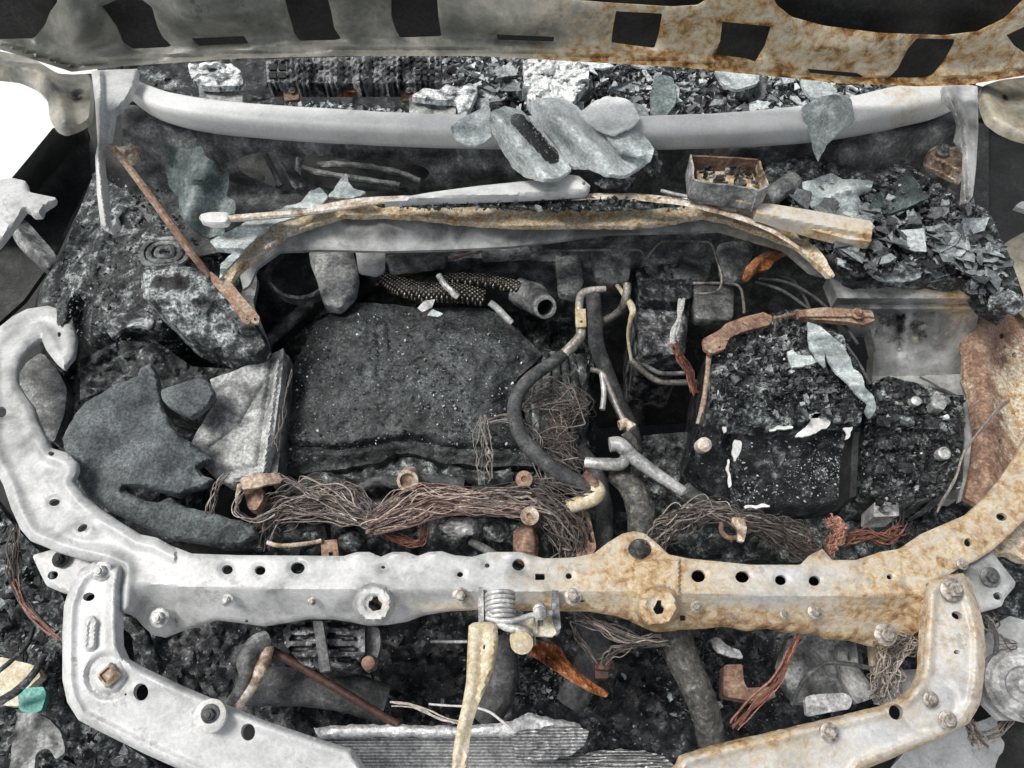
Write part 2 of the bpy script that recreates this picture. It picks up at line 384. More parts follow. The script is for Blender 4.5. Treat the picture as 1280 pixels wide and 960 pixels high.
M['smooth'] = mat('weathered_pale_steel', [(.15, (.32, .325, .32)), (.36, (.52, .53, .525)), (.52, (.63, .64, .63)), (.8, (.74, .75, .74))], 12, .45, .4, .0012, rscale=24, rk=2.4, sgain=1.3, det=12, speck=(130, .72, (.25, .24, .22)), grain=.05, flake=(18, .60, (.36, .35, .33), .55))
M['glassdark'] = mat('sooted_glass', [(.2, (.03, .042, .042)), (.5, (.095, .125, .12)), (.8, (.22, .265, .26))], 16, .45, .7, .0015, 260, speck=(200, .66, (.34, .39, .38)), sgain=1.8, det=12)
M['alu'] = mat('dull_aluminium', [(.15, (.10, .10, .10)), (.38, (.28, .285, .28)), (.55, (.44, .445, .435)), (.8, (.64, .65, .64))], 30, .45, .6, .0015, metal=.25, sgain=1.8, det=12, grain=0.25)
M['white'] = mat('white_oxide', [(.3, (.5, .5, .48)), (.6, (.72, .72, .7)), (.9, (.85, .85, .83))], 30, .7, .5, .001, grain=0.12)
M['wire'] = mat('burnt_copper_wire', [(0, (.02, .018, .018)), (.3, (.09, .078, .072)), (.55, (.22, .19, .17)), (.8, (.40, .35, .31)), (1, (.58, .54, .48))], 40, .55, .2, .0005, metal=.2, sgain=.35, tonek=.8, center=.14, grain=0.3)
M['redwire'] = mat('red_oxidised_copper', [(0, (.05, .022, .018)), (.5, (.19, .08, .055)), (1, (.42, .22, .16))], 40, .55, .2, .0005, metal=.1, sgain=.4, tonek=.8, center=.25)
M['rustmetal'] = mat('brown_rusted_steel', [(.2, (.05, .03, .025)), (.42, (.14, .08, .06)), (.6, (.26, .16, .11)), (.8, (.36, .27, .2))], 30, .75, .5, .0015)
M['copper'] = mat('bright_copper_foil', [(.2, (.09, .035, .018)), (.5, (.32, .12, .045)), (.8, (.52, .28, .14))], 40, .45, .5, .002, metal=.3, sgain=1.8)
M['boltm'] = mat('rust_grey_bolt', [(.2, (.14, .12, .10)), (.45, (.30, .27, .235)), (.6, (.40, .37, .33)), (.85, (.52, .50, .46))], 60, .5, .4, .001, metal=.3, sgain=1.6)
M['pinkwire'] = mat('pinkish_burnt_wire', [(0, (.04, .025, .022)), (.3, (.15, .095, .085)), (.55, (.30, .21, .19)), (.8, (.46, .36, .31)), (1, (.6, .52, .45))], 50, .55, .2, .0005, metal=.2, sgain=.4, tonek=.8, center=.14)
M['cream'] = mat('cream_scorched_steel', [(.15, (.30, .21, .10)), (.4, (.50, .42, .27)), (.6, (.60, .54, .40)), (.85, (.66, .64, .57))], 30, .6, .35, .0012, grain=0.2)
M['hose'] = mat('burnt_rubber_hose', [(.3, (.03, .032, .033)), (.55, (.07, .073, .075)), (.8, (.15, .15, .15))], 40, .75, .6, .0015)
M['braid'] = mat('braided_sleeve', [(.35, (.03, .03, .028)), (.6, (.10, .10, .09)), (.8, (.3, .28, .22))], 90, .6, .9, .003, 300)
M['blackgloss'] = mat('melted_black_plastic', [(.3, (.006, .007, .008)), (.55, (.02, .022, .025)), (.72, (.06, .063, .068)), (.9, (.24, .245, .25))], 45, .33, 1., .005, 130, speck=(130, .655, (.42, .43, .43)), rrange=.25, sgain=1.9, det=12, grain=0.6)  # pale specks paint glints and white scratches into the plastic
M['ground'] = mat('pale_snowy_concrete', [(.3, (.72, .71, .69)), (.6, (.85, .85, .83)), (.9, (.88, .88, .87))], 3, .9, .4, .01, 40, grain=0.1)
M['radi'] = mat('radiator_alloy', [(.2, (.16, .165, .17)), (.4, (.34, .35, .355)), (.6, (.52, .53, .535)), (.85, (.68, .69, .69))], 45, .45, .7, .0015, metal=.25, grain=0.3)
M['tan'] = mat('tan_scorched_trim', [(.15, (.08, .055, .04)), (.34, (.28, .20, .14)), (.46, (.47, .38, .29)), (.6, (.60, .53, .445)), (.85, (.68, .65, .60))], 34, .6, .6, .0018, sgain=1.9, det=12, grain=0.3)
M['pipe'] = mat('smoked_pipe', [(.2, (.06, .055, .05)), (.5, (.19, .18, .16)), (.7, (.34, .32, .28)), (.9, (.5, .47, .42))], 30, .5, .4, .001, metal=.3, sgain=1.5)
M['glasswhite'] = mat('white_frosted_glass', [(.2, (.45, .48, .475)), (.5, (.68, .71, .70)), (.8, (.82, .84, .83))], 26, .5, .6, .0015, 300, sgain=1.6, det=12, grain=.12)
M['fins'] = mat('radiator_fins', [(.2, (.2, .205, .21)), (.5, (.46, .47, .475)), (.85, (.66, .67, .67))], 45, .4, .8, .002, metal=.3, wave=(72, 'Y', .5, 1.5))
def meshmat():
    m = mat('woven_heat_foil', [(.3, (.14, .12, .10)), (.5, (.5, .46, .38)), (.7, (.8, .76, .66))], 40, .3, .5, .002, metal=.6, wave=None)
    t = m.node_tree; N, L = t.nodes, t.links; b = N["Principled BSDF"]; tc = [n for n in N if n.bl_idname == 'ShaderNodeTexCoord'][0]
    outs = []
    for a in (50, -50):
        mp = N.new("ShaderNodeMapping"); mp.inputs['Rotation'].default_value = (0, 0, rad(a)); L.new(tc.outputs['Object'], mp.inputs[0])
        w = N.new("ShaderNodeTexWave"); w.inputs['Scale'].default_value = 52; w.inputs['Distortion'].default_value = .6; L.new(mp.outputs[0], w.inputs[0]); outs.append(w.outputs['Fac'])
    mu = N.new("ShaderNodeMath"); mu.operation = 'MULTIPLY'; L.new(outs[0], mu.inputs[0]); L.new(outs[1], mu.inputs[1])
    old = b.inputs['Base Color'].links[0].from_socket
    mx = N.new("ShaderNodeMix"); mx.data_type = 'RGBA'; r = ramp(t, [(.15, 0.), (.45, 1.)]); L.new(mu.outputs[0], r.inputs[0]); L.new(r.outputs[0], mx.inputs[0])
    mx.inputs[6].default_value = (.02, .02, .02, 1); L.new(old, mx.inputs[7]); L.new(mx.outputs[2], b.inputs['Base Color'])
    bp = [n for n in N if n.bl_idname == 'ShaderNodeBump'][0]; L.new(mu.outputs[0], bp.inputs['Height']); bp.inputs['Distance'].default_value = .004; bp.inputs['Strength'].default_value = 1
    return m
M['foil'] = meshmat()
def teal():
    m = mat('teal_plastic', [(.3, (.03, .22, .19)), (.7, (.08, .36, .31))], 30, .5, .3, .001); return m
M['teal'] = teal()
# ============================================================ the ground
def gplane():
    n = 40; xs = np.linspace(-40, 40, n); V = np.array([(x, y, 0) for y in xs for x in xs]); F = [[j * n + i, j * n + i + 1, (j + 1) * n + i + 1, (j + 1) * n + i] for j in range(n - 1) for i in range(n - 1)]
    tag(mk('ground', V, F, M['ground']), 'pale washed out ground beyond the open left side of the car', kind='structure')
gplane()
scatter('gravel', [(0, 110), (55, 115), (60, 150), (0, 225)], 40, 0.012, (.006, .02), M['ash'], [(.2, 1)], s=3).update({'kind': 'stuff'}) if False else None
# ============================================================ the burnt car
car = thing('burnt_car', 'burnt out car body with its hood raised and pale scorched radiator support across the front', 'car', (0, .3, 0))
C = dict(root=car)
# --- floor of the engine bay
def floorz(x, y): return .30 + .04 * np.sin(x * .02)
sheet('undertray', [(-150, 330), (60, 300), (300, 250), (1000, 250), (1500, 300), (1480, 700), (1500, 1500), (640, 1700), (-220, 1500), (-200, 700)], floorz, M['dark'], step=16, amp=.03, freq=9, smooth=False, **C)
# --- hood: inner panel seen from below, hinged at its rear edge
hp = P(640, 85, 1.10); ha = rad(86)
hn = np.array([0, -math.sin(ha), -math.cos(ha)])
HS = PL(hp, hn)
hood_out = [(-90, 60), (0, 62), (40, 74), (90, 90), (150, 83), (300, 73), (430, 70), (600, 70), (740, 78), (850, 84), (930, 92), (1050, 104), (1150, 108), (1210, 106), (1290, 93), (1400, 70), (1420, -90), (640, -95), (-130, -90)]
hholes = [[(-20, -12), (73, -12), (71, 4), (62, 16), (56, 32), (45, 46), (40, 49), (0, 50), (-30, 50)],
  [(127, 8), (150, -2), (178, 0), (190, 9), (197, 34), (203, 46), (215, 58), (208, 60), (166, 62), (154, 54), (146, 34)],
  [(239, 48), (305, 45), (311, 55), (248, 58)], [(354, -8), (408, -8), (414, 14), (418, 36), (427, 49), (420, 51), (375, 52), (368, 42), (362, 22)],
  [(489, -8), (546, -8), (548, 20), (552, 46), (500, 48), (494, 36), (489, 20)], [(621, 43), (693, 46), (692, 53), (622, 51)],
  [(770, 14), (828, 17), (824, 42), (818, 61), (764, 54), (766, 36)], [(903, 27), (964, 33), (956, 58), (944, 78), (932, 74), (893, 69), (900, 52)],
  [(1010, 86), (1070, 91), (1079, 95), (1076, 98), (1012, 92)], [(1146, 48), (1194, 49), (1190, 60), (1178, 80), (1166, 94), (1156, 98), (1110, 98), (1122, 86), (1134, 62)],
  [(1258, 44), (1300, 24), (1310, 62), (1292, 84), (1280, 66), (1268, 58)],
  [(962, -10), (972, 8), (990, 22), (1030, 33), (1100, 42), (1180, 45), (1222, 40), (1255, 24), (1290, -10), (1290, -60), (962, -60)],
  [(672, -12), (700, -1), (760, 4), (840, 9), (872, 7), (890, -4), (890, -40), (672, -40)], [(82, -12), (100, -4), (200, -5), (345, -7), (345, -40), (82, -40)]]
edge = [(-90, 60), (0, 62), (40, 74), (90, 90), (150, 83), (300, 73), (430, 70), (600, 70), (740, 78), (850, 84), (930, 92), (1050, 104), (1150, 108), (1210, 106), (1290, 93)]
def hrel(x, y):
    d = dseg(x, y, edge); r = .014 * np.exp(-((d - 10) / 9.) ** 2) + .022 * np.exp(-(d / 4.) ** 2)
    for h in hholes: r = r - .004 * np.exp(-dseg(x, y, h, True) / 4.)
    r += gs(x, y, 100, 40, 26, 30, .03) + gs(x, y, 270, 20, 60, 14, .008) + gs(x, y, 640, 22, 60, 16, .01) - gs(x, y, 460, 20, 20, 26, .008) + gs(x, y, 1050, 62, 60, 14, .008) - gs(x, y, 870, 40, 18, 26, .006)
    return r
hood_in = sheet('hood', hood_out, HS, M['hood'], holes=hholes, step=5, relief=hrel, th=.0018, amp=.003, freq=10, smooth=False,
    rust=lambda x, y: -.3 + 1.0 * ss(480, 900, x) + .7 * ss(640, 900, x) * np.exp(-(dseg(x, y, edge) / 9.) ** 2) + .5 * ss(640, 900, x) * np.exp(-(np.minimum(dseg(x, y, hholes[6], True), np.minimum(dseg(x, y, hholes[7], True), np.minimum(dseg(x, y, hholes[9], True), dseg(x, y, hholes[11], True)))) / 5.) ** 2) + gs(x, y, 740, 75, 120, 16, .5) + gs(x, y, 250, 80, 260, 10, .15),
    soot=lambda x, y: .0 - .6 * ss(500, 1000, x) + gs(x, y, 300, 20, 200, 16, .2) - gs(x, y, 500, 66, 700, 12, .6), tone=lambda x, y: .2 * np.exp(-(dseg(x, y, edge) / 20.) ** 2) - .11 * (1 - ss(350, 750, x)) + gs(x, y, 60, 60, 60, 20, .05), **C)
HS2 = PL(hp - hn * .045, hn)
sheet('hood_skin', [(-60, -90), (1400, -90), (1400, 78), (1200, 104), (1060, 101), (900, 86), (640, 64), (300, 66), (-60, 56)], HS2, M['dark'], parent=hood_in, root=car, step=14, smooth=False, th=.001, amp=.008, freq=7, rust=lambda x, y: -.6 + gs(x, y, 1180, 8, 130, 16, .5))
sheet('inner_panel', [(40, 400), (60, 300), (100, 240), (140, 225), (150, 300), (110, 400)], .5, M['dark'], step=7, smooth=False, th=.01, **C)
# --- hood hinges
sheet('hinge', [(-20, 60), (40, 72), (72, 92), (92, 93), (112, 92), (113, 120), (111, 148), (96, 157), (78, 163), (67, 158), (62, 148), (60, 125), (42, 106), (20, 96), (-20, 92)], 1.06, M['hood'],
      step=4, relief=lambda x, y: .02 * np.exp(-(dseg(x, y, [(-10, 75), (50, 88), (72, 115), (80, 150)]) / 12) ** 2), th=.012, tone=.02, rust=.12, soot=lambda x, y: -.5 + gs(x, y, 96, 118, 12, 22, 1.2), **C)
sheet('hinge', [(1226, 108), (1250, 100), (1300, 94), (1300, 176), (1270, 168), (1252, 160), (1236, 148), (1229, 130)], 1.06, M['hood'],
      step=4, relief=lambda x, y: .015 * np.exp(-(dseg(x, y, [(1232, 115), (1245, 145), (1290, 168)]) / 12) ** 2), th=.012, tone=.05, rust=.3, soot=lambda x, y: -.5 + gs(x, y, 1256, 122, 10, 12, 1.2), **C)
# --- fenders
sheet('fender', [(118, 150), (119, 215), (90, 270), (62, 330), (30, 375), (-20, 420), (-60, 380), (-30, 300), (0, 240), (35, 198), (66, 160), (90, 156)], lambda x, y: .62 + .2 * np.exp(-dseg(x, y, [(-40, 270), (0, 237), (35, 197), (68, 158)]) / 22.), M['dark'], step=6, th=.01, smooth=False,
      amp=.006, freq=14, tone=lambda x, y: .1 + .25 * np.exp(-dseg(x, y, [(-40, 270), (0, 237), (35, 197), (68, 158)]) / 8.), **C)
sheet('fender_edge', [(-20, 228), (14, 222), (32, 226), (36, 240), (60, 245), (70, 247), (68, 253), (54, 262), (52, 270), (42, 271), (32, 262), (18, 282), (0, 306), (-20, 322)], .86, M['steel'], holes=[circ(36, 267, 2.6, 2)],
      step=4, roll=5, drop=.006, th=.008, tone=.05, smooth=False, corner=.2, **C)
sheet('brace', [(12, 285), (30, 272), (68, 315), (72, 334), (52, 336), (20, 305)], .70, M['steelmid'], step=5, relief=lambda x, y: .02 * np.exp(-(dseg(x, y, [(20, 285), (60, 330)]) / 9) ** 2), th=.02, amp=.002, **C)
sheet('fender', [(1218, 150), (1300, 120), (1330, 240), (1320, 420), (1268, 330), (1244, 310), (1232, 262), (1222, 225)], lambda x, y: .62 + 0 * x, M['dark'], step=7, smooth=False, th=.01,
      amp=.006, freq=14, rust=lambda x, y: -.25 + gs(x, y, 1260, 170, 40, 30, .1), relief=lambda x, y: .2 * np.exp(-dseg(x, y, [(1222, 130), (1320, 110)]) / 14.), **C)
sheet('fender_edge', [(1290, 250), (1276, 252), (1268, 258), (1282, 262), (1300, 270)], .8, M['steel'], step=3, th=.01, **C)
sheet('fender_edge', [(1238, 322), (1258, 302), (1300, 280), (1320, 340), (1320, 400), (1290, 392), (1262, 360)], .78, M['hood'], step=5, th=.02, amp=.01, rust=.35, tone=.1, soot=-.6, **C)
# --- windshield crossmember tube
def cross(x, y): return .95 + 0 * x
top = [(160, 100), (172, 108), (190, 118), (215, 126), (250, 131), (300, 136), (400, 144), (480, 147), (570, 148), (700, 150), (840, 149), (940, 141), (1000, 135), (1070, 122), (1110, 113), (1150, 108), (1182, 108)]
bot = [(1186, 128), (1170, 140), (1130, 152), (1080, 164), (1010, 174), (900, 181), (780, 184), (640, 184), (570, 181), (420, 173), (330, 166), (270, 160), (220, 150), (190, 138), (165, 124)]
mid = [(165, 112), (200, 129), (260, 143), (400, 155), (570, 162), (700, 165), (840, 163), (1000, 152), (1090, 136), (1180, 116)]
xm = cat([(a, y_, z_, r_) for a, y_, z_, r_ in ((163, 108, .955, .012), (180, 120, .958, .017), (210, 134, .96, .021), (260, 145, .96, .023), (330, 152, .96, .0235), (420, 158, .96, .0235), (520, 163, .96, .023), (640, 166, .96, .023), (760, 167, .96, .023), (860, 165, .96, .0235), (940, 161, .96, .0245), (1010, 155, .96, .026), (1070, 145, .96, .028), (1120, 134, .96, .029), (1160, 126, .96, .027), (1186, 120, .955, .022))], 9)
xp = np.vstack([P(a[0], a[1], a[2]) for a in xm]); n_ = len(xp); sg = 28; V = []
for i in range(n_):
    t_ = xp[min(i + 1, n_ - 1)] - xp[max(i - 1, 0)]; t_ /= np.linalg.norm(t_); w_ = np.cross(t_, [0, 0, 1.]); w_ /= np.linalg.norm(w_); u_ = np.cross(w_, t_)
    for k in range(sg):
        a = 2 * math.pi * k / sg; c_, s_ = math.cos(a), math.sin(a); q = (abs(c_) ** 5. + abs(s_) ** 5.) ** (-1 / 5.)
        V.append(xp[i] + xm[i][3] * (q * c_ * w_ + q * s_ * u_) )
V = np.array(V); V = V + (.0014 * fbm(V * 26, 4, 4))[:, None] * [0, 0, 1]
F = [[i * sg + k, i * sg + (k + 1) % sg, (i + 1) * sg + (k + 1) % sg, (i + 1) * sg + k] for i in range(n_ - 1) for k in range(sg)] + [list(range(sg)), [(n_ - 1) * sg + k for k in range(sg)][::-1]]
px_ = np.repeat(xm[:, 0], sg); kk = np.tile(np.arange(sg), n_)
mk('windshield_crossmember', V, F, M['smooth'], car, None, {'tone': .06 + gs(px_, 0 * px_, 260, 0, 150, 1, .1), 'rust': -.5 + gs(px_, 0 * px_, 1120, 0, 60, 1, 1.05) + .1, 'soot': -.16 + gs(px_, 0 * px_, 1150, 0, 40, 1, .5) * (np.sin(kk / sg * 6.28) < .3)}, 50)
# --- side brackets at the cowl ends
sheet('cowl_bracket', [(114, 88), (172, 86), (170, 100), (162, 120), (150, 134), (143, 140), (139, 165), (134, 184), (128, 196), (129, 208), (133, 240), (136, 262), (146, 270), (148, 280), (139, 289), (126, 282), (121, 240), (119, 196), (122, 180), (119, 130)], 1.0, M['steel'],
      holes=[circ(140, 272, 3, 3.4)], step=2.4, relief=lambda x, y: .012 * np.exp(-(dseg(x, y, [(124, 90), (126, 150), (122, 190), (126, 240), (132, 280)]) / 4) ** 2), roll=3, drop=.004, th=.010, tone=-.04, smooth=False,
      soot=lambda x, y: -.75 + gs(x, y, 150, 95, 20, 12, .5), **C)
sheet('bracket_tab', [(138, 180), (150, 184), (165, 180), (175, 186), (175, 196), (165, 204), (155, 203), (146, 196), (137, 188)], .93, M['tan'], holes=[circ(160, 190, 4, 3.4)], step=3, roll=4, drop=.004, th=.006, tone=-.02, **C)
sheet('cowl_bracket', [(1178, 108), (1200, 104), (1222, 108), (1223, 160), (1220, 210), (1216, 246), (1204, 250), (1207, 215), (1208, 185), (1196, 170), (1200, 150), (1194, 132), (1182, 122)], 1.0, M['steel'],
      step=2.4, relief=lambda x, y: .014 * np.exp(-(dseg(x, y, [(1190, 110), (1205, 150), (1212, 245)]) / 4) ** 2), th=.012, roll=3, drop=.004, tone=-.1, smooth=False, soot=-.5, rust=lambda x, y: -.7 + gs(x, y, 1204, 170, 20, 40, .3), **C)
pad = sheet('bracket_tab', [(1162, 186), (1176, 180), (1190, 184), (1206, 178), (1210, 200), (1206, 222), (1192, 216), (1178, 208), (1164, 202), (1160, 194)], .95, M['tan'], step=3, roll=6, drop=.01, th=.02, tone=-.12, rust=-.1, soot=-.4, **C)
bolt(1178, 188, .958, .012, M['steelmid'], car, pad)
sheet('wire_conduit', [(1206, 200), (1214, 200), (1214, 300), (1205, 300)], .90, M['alu'], step=4, th=.01, tone=-.15, **C) if False else None
for q in ([(108, 92), (176, 90), (176, 236), (116, 246), (110, 160)], [(1212, 104), (1236, 110), (1236, 262), (1200, 262), (1208, 180)]):
    sheet('side_wall', q, .66, M['dark'], step=7, smooth=False, th=.01, amp=.01, freq=20, tone=.12, **C)
# --- rear wall under the crossmember, with its openings
def wz(x, y): return np.interp(y, [160, 185, 245, 265, 300], [.93, .90, .80, .80, .79])
sheet('cowl_wall', [(150, 130), (175, 132), (230, 152), (330, 166), (570, 178), (780, 178), (1010, 168), (1130, 145), (1190, 130), (1206, 200), (1200, 262), (1060, 300), (960, 250), (860, 245), (640, 262), (400, 275), (300, 310), (250, 320), (200, 300), (160, 240)], wz, M['steelmid'],
      holes=[rnd([(294, 196), (330, 186), (352, 202), (366, 232), (358, 240), (300, 216)], .4), rnd([(352, 195), (400, 192), (420, 196), (500, 200), (530, 206), (538, 215), (530, 226), (500, 236), (460, 240), (385, 232), (372, 215)], .4)],
      step=5, smooth=False, th=.004, amp=.006, freq=22, relief=lambda x, y: gs(x, y, 600, 215, 90, 10, .008) + gs(x, y, 1070, 205, 40, 26, .02),
      tone=lambda x, y: gs(x, y, 630, 215, 90, 22, .10) + gs(x, y, 1060, 200, 50, 26, .12) + gs(x, y, 210, 190, 40, 30, .15) - .12 + gs(x, y, 330, 178, 60, 6, .15), rust=lambda x, y: -.75 + gs(x, y, 340, 183, 70, 6, .55) + gs(x, y, 1070, 195, 60, 36, .28),
      soot=lambda x, y: -.02 + gs(x, y, 450, 195, 60, 14, .5) - gs(x, y, 640, 215, 80, 30, .35) - gs(x, y, 1070, 200, 50, 30, .3) + gs(x, y, 880, 205, 80, 20, .35) + gs(x, y, 180, 160, 30, 30, .1), **C)
sheet('cowl_duct', [(230, 170), (620, 175), (640, 270), (230, 280)], .74, M['dark'], step=6, amp=.015, freq=30, th=.003, smooth=False, tone=.15, **C)
for q in ([(398, 206, .80), (440, 206, .81), (490, 214, .80), (525, 226, .79)], [(372, 208, .80), (400, 216, .8), (450, 224, .79), (500, 232, .79)], [(330, 190, .86), (340, 208, .84), (352, 232, .82)], [(345, 188, .86), (356, 210, .84), (372, 236, .82)], [(378, 190, .86), (372, 215, .83), (378, 236, .82)]):
    tube('wall_rib', q, .006, M['steelmid'], car, None, lump=.4, lf=90, seg=8)
# --- firewall below the cowl lip
def fz(x, y): return np.interp(y, [280, 310, 480, 520], [.80, .74, .42, .40])
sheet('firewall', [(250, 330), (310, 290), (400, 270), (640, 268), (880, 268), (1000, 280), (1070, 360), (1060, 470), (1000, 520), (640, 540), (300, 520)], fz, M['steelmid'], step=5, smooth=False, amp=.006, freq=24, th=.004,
      relief=lambda x, y: gs(x, y, 780, 350, 60, 40, .02) - gs(x, y, 372, 330, 40, 34, .05) + gs(x, y, 880, 320, 40, 30, .015) + .012 * np.exp(-(dseg(x, y, [(700, 300), (705, 420)]) / 5) ** 2) + .01 * np.exp(-(dseg(x, y, [(480, 330), (640, 322), (740, 335)]) / 5) ** 2),
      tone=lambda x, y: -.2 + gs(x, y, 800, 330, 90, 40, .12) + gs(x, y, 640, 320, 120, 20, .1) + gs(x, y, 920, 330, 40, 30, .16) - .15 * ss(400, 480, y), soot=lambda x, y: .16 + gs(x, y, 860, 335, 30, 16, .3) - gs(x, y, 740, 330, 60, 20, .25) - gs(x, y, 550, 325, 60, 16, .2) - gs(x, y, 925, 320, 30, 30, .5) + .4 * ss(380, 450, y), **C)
for q, z_, tn in (([(738, 316), (752, 306), (776, 308), (790, 322), (786, 350), (764, 356), (744, 346)], .74, .05), ([(694, 318), (724, 314), (730, 352), (720, 372), (698, 366)], .73, .02), ([(896, 300), (930, 296), (944, 312), (930, 340), (918, 352), (902, 344)], .76, .12), ([(800, 306), (880, 306), (890, 330), (884, 352), (812, 352), (800, 330)], .73, -.08), ([(864, 356), (918, 358), (916, 400), (868, 402)], .72, -.04), ([(600, 306), (660, 304), (664, 318), (604, 322)], .77, .05), ([(484, 318), (560, 314), (556, 330), (486, 338)], .76, -.04)):
    sheet('firewall_panel', q, z_, M['steelmid'], step=4, th=.015, amp=.003, freq=40, roll=4, drop=.005, tone=tn, soot=.05, smooth=False, corner=.2, **C)
# --- cowl lip: tan edge, grey underside
lip_t = [(276, 356), (284, 338), (298, 316), (326, 292), (352, 276), (384, 264), (420, 255), (470, 250), (520, 252), (570, 256), (640, 262), (700, 263), (760, 262), (810, 256), (850, 250), (880, 250), (920, 256), (960, 272), (990, 284), (1014, 300), (1030, 320), (1044, 344)]
lip_b = [(1034, 346), (1012, 324), (992, 308), (966, 298), (936, 288), (911, 278), (880, 272), (860, 274), (830, 281), (780, 284), (700, 284), (640, 284), (570, 279), (520, 273), (470, 271), (430, 271), (392, 282), (360, 294), (334, 312), (306, 334), (290, 352)]
sheet('cowl_lip', lip_t + lip_b, .88, M['tan'], step=3, smooth=False, th=.006, roll=2, drop=.002, amp=.003, freq=26, tear=1.6,
      relief=lambda x, y: .006 * np.sin(x * .05) * gs(x, y, 700, 265, 300, 60) + .008 * np.exp(-dseg(x, y, lip_t) / 3.) + .003 * np.exp(-((dseg(x, y, lip_b) - 3) / 2.) ** 2), tone=lambda x, y: .36 + .06 * np.sin(y * .9 + x * .04) + gs(x, y, 340, 290, 90, 40, .1) - .05 * ss(860, 1000, x), soot=lambda x, y: -.62 + .12 * np.sin(x * .07), rust=lambda x, y: .38 + gs(x, y, 620, 268, 180, 10, .4) + gs(x, y, 960, 280, 60, 20, .3), **C)
ub = [(300, 346), (306, 332), (336, 308), (362, 292), (394, 281), (430, 270), (470, 266), (570, 273), (640, 279), (780, 279), (830, 277), (860, 267), (900, 270), (950, 290), (1000, 310), (1030, 345), (1012, 340), (980, 312), (940, 300), (900, 288), (850, 290), (760, 292), (700, 300), (640, 308), (560, 312), (480, 314), (400, 312), (350, 314), (322, 334), (312, 356), (304, 362)]
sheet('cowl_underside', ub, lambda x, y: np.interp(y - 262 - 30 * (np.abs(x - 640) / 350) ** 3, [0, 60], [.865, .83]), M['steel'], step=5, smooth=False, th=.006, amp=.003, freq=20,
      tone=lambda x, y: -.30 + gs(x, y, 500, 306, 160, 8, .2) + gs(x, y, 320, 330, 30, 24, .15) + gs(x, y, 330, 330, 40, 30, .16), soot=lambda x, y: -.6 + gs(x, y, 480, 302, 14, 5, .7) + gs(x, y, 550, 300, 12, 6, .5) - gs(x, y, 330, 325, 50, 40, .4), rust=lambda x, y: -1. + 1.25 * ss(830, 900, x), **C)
sheet('firewall_panel', [(386, 314), (440, 309), (448, 340), (444, 366), (424, 386), (404, 380), (396, 350), (388, 330)], .74, M['steelmid'], step=4, th=.02, amp=.004, freq=40, tone=.18, soot=-.5, roll=5, drop=.006, **C)
sheet('firewall_panel', [(444, 311), (482, 314), (481, 338), (470, 344), (448, 340)], .75, M['steel'], step=4, th=.006, amp=.002, freq=40, tone=-.08, smooth=False, corner=.2, **C)
sheet('firewall_opening_rim', circ(374, 338, 44, 36, 30), .70, M['steelmid'], holes=[circ(372, 340, 36, 30, 26)], step=4, th=.02, roll=3, drop=.004, smooth=False, soot=.1, **C)
sheet('firewall_panel', [(300, 345), (316, 330), (322, 352), (316, 380), (330, 412), (340, 440), (322, 452), (312, 420), (298, 385)], .74, M['steelmid'], holes=[circ(308, 348, 3), circ(312, 384, 2.5)], step=4, th=.012, tone=.12, soot=-.25, **C)
# --- left inner fender apron with strut tower
aprn = [(118, 215), (150, 235), (205, 230), (260, 300), (300, 345), (316, 385), (336, 440), (300, 470), (270, 520), (240, 560), (180, 640), (110, 640), (70, 600), (55, 540), (40, 480), (52, 440), (44, 400), (50, 360), (75, 320), (100, 260)]
def az_(x, y): return np.interp(x, [40, 120, 200, 300, 340], [.72, .78, .80, .76, .62]) - .14 * ss(400, 470, y) - .05 * gs(x, y, 250, 400, 60, 50)
apr = sheet('inner_fender', aprn, az_, M['char'], step=4, smooth=False, th=.18, amp=.012, freq=34, oct_=5,
      relief=lambda x, y: .02 * np.exp(-(dseg(x, y, [(70, 420), (110, 330), (150, 260)]) / 14) ** 2) - .03 * np.exp(-(dseg(x, y, [(100, 380), (95, 460), (75, 560)]) / 12) ** 2) - gs(x, y, 168, 420, 26, 12, .03) - gs(x, y, 245, 445, 40, 12, .05),
      tone=lambda x, y: .06 + gs(x, y, 150, 300, 60, 60, .06) + gs(x, y, 90, 330, 16, 60, .12) - .2 * np.exp(-(dseg(x, y, [(100, 380), (95, 460), (75, 560)]) / 12) ** 2), **C)
tw = sheet('strut_tower', [(176, 336), (196, 330), (236, 332), (262, 340), (282, 366), (300, 384), (318, 398), (330, 420), (334, 440), (318, 450), (290, 452), (276, 438), (256, 436), (236, 426), (216, 408), (202, 390), (178, 372)], lambda x, y: np.interp(y, [330, 372, 380, 455], [.85, .85, .84, .78]), M['char'], root=car, step=4, th=.05, roll=3, drop=.008, amp=.008, freq=60, tear=2.5,
      tone=lambda x, y: .10 + gs(x, y, 232, 398, 30, 20, .26) + gs(x, y, 290, 415, 20, 24, .1) + .4 * np.exp(-(dseg(x, y, [(182, 368), (184, 344), (226, 338), (254, 352), (258, 366), (220, 370), (182, 370)]) / 6) ** 2) - gs(x, y, 216, 353, 20, 8, .4) - .1 * ss(300, 335, x), soot=lambda x, y: -.16 - .4 * np.exp(-(dseg(x, y, [(182, 368), (184, 344), (226, 338), (254, 352), (258, 366), (220, 370), (182, 370)]) / 5) ** 2) - gs(x, y, 236, 398, 26, 18, .3) + gs(x, y, 216, 353, 20, 7, 1.8) + .3 * ss(300, 340, x) + gs(x, y, 250, 452, 70, 9, .8) + .6 * np.exp(-(dseg(x, y, [(178, 374), (262, 371)]) / 2.5) ** 2) + .4 * np.exp(-(dseg(x, y, [(268, 380), (280, 430)]) / 4) ** 2), rust=-1)
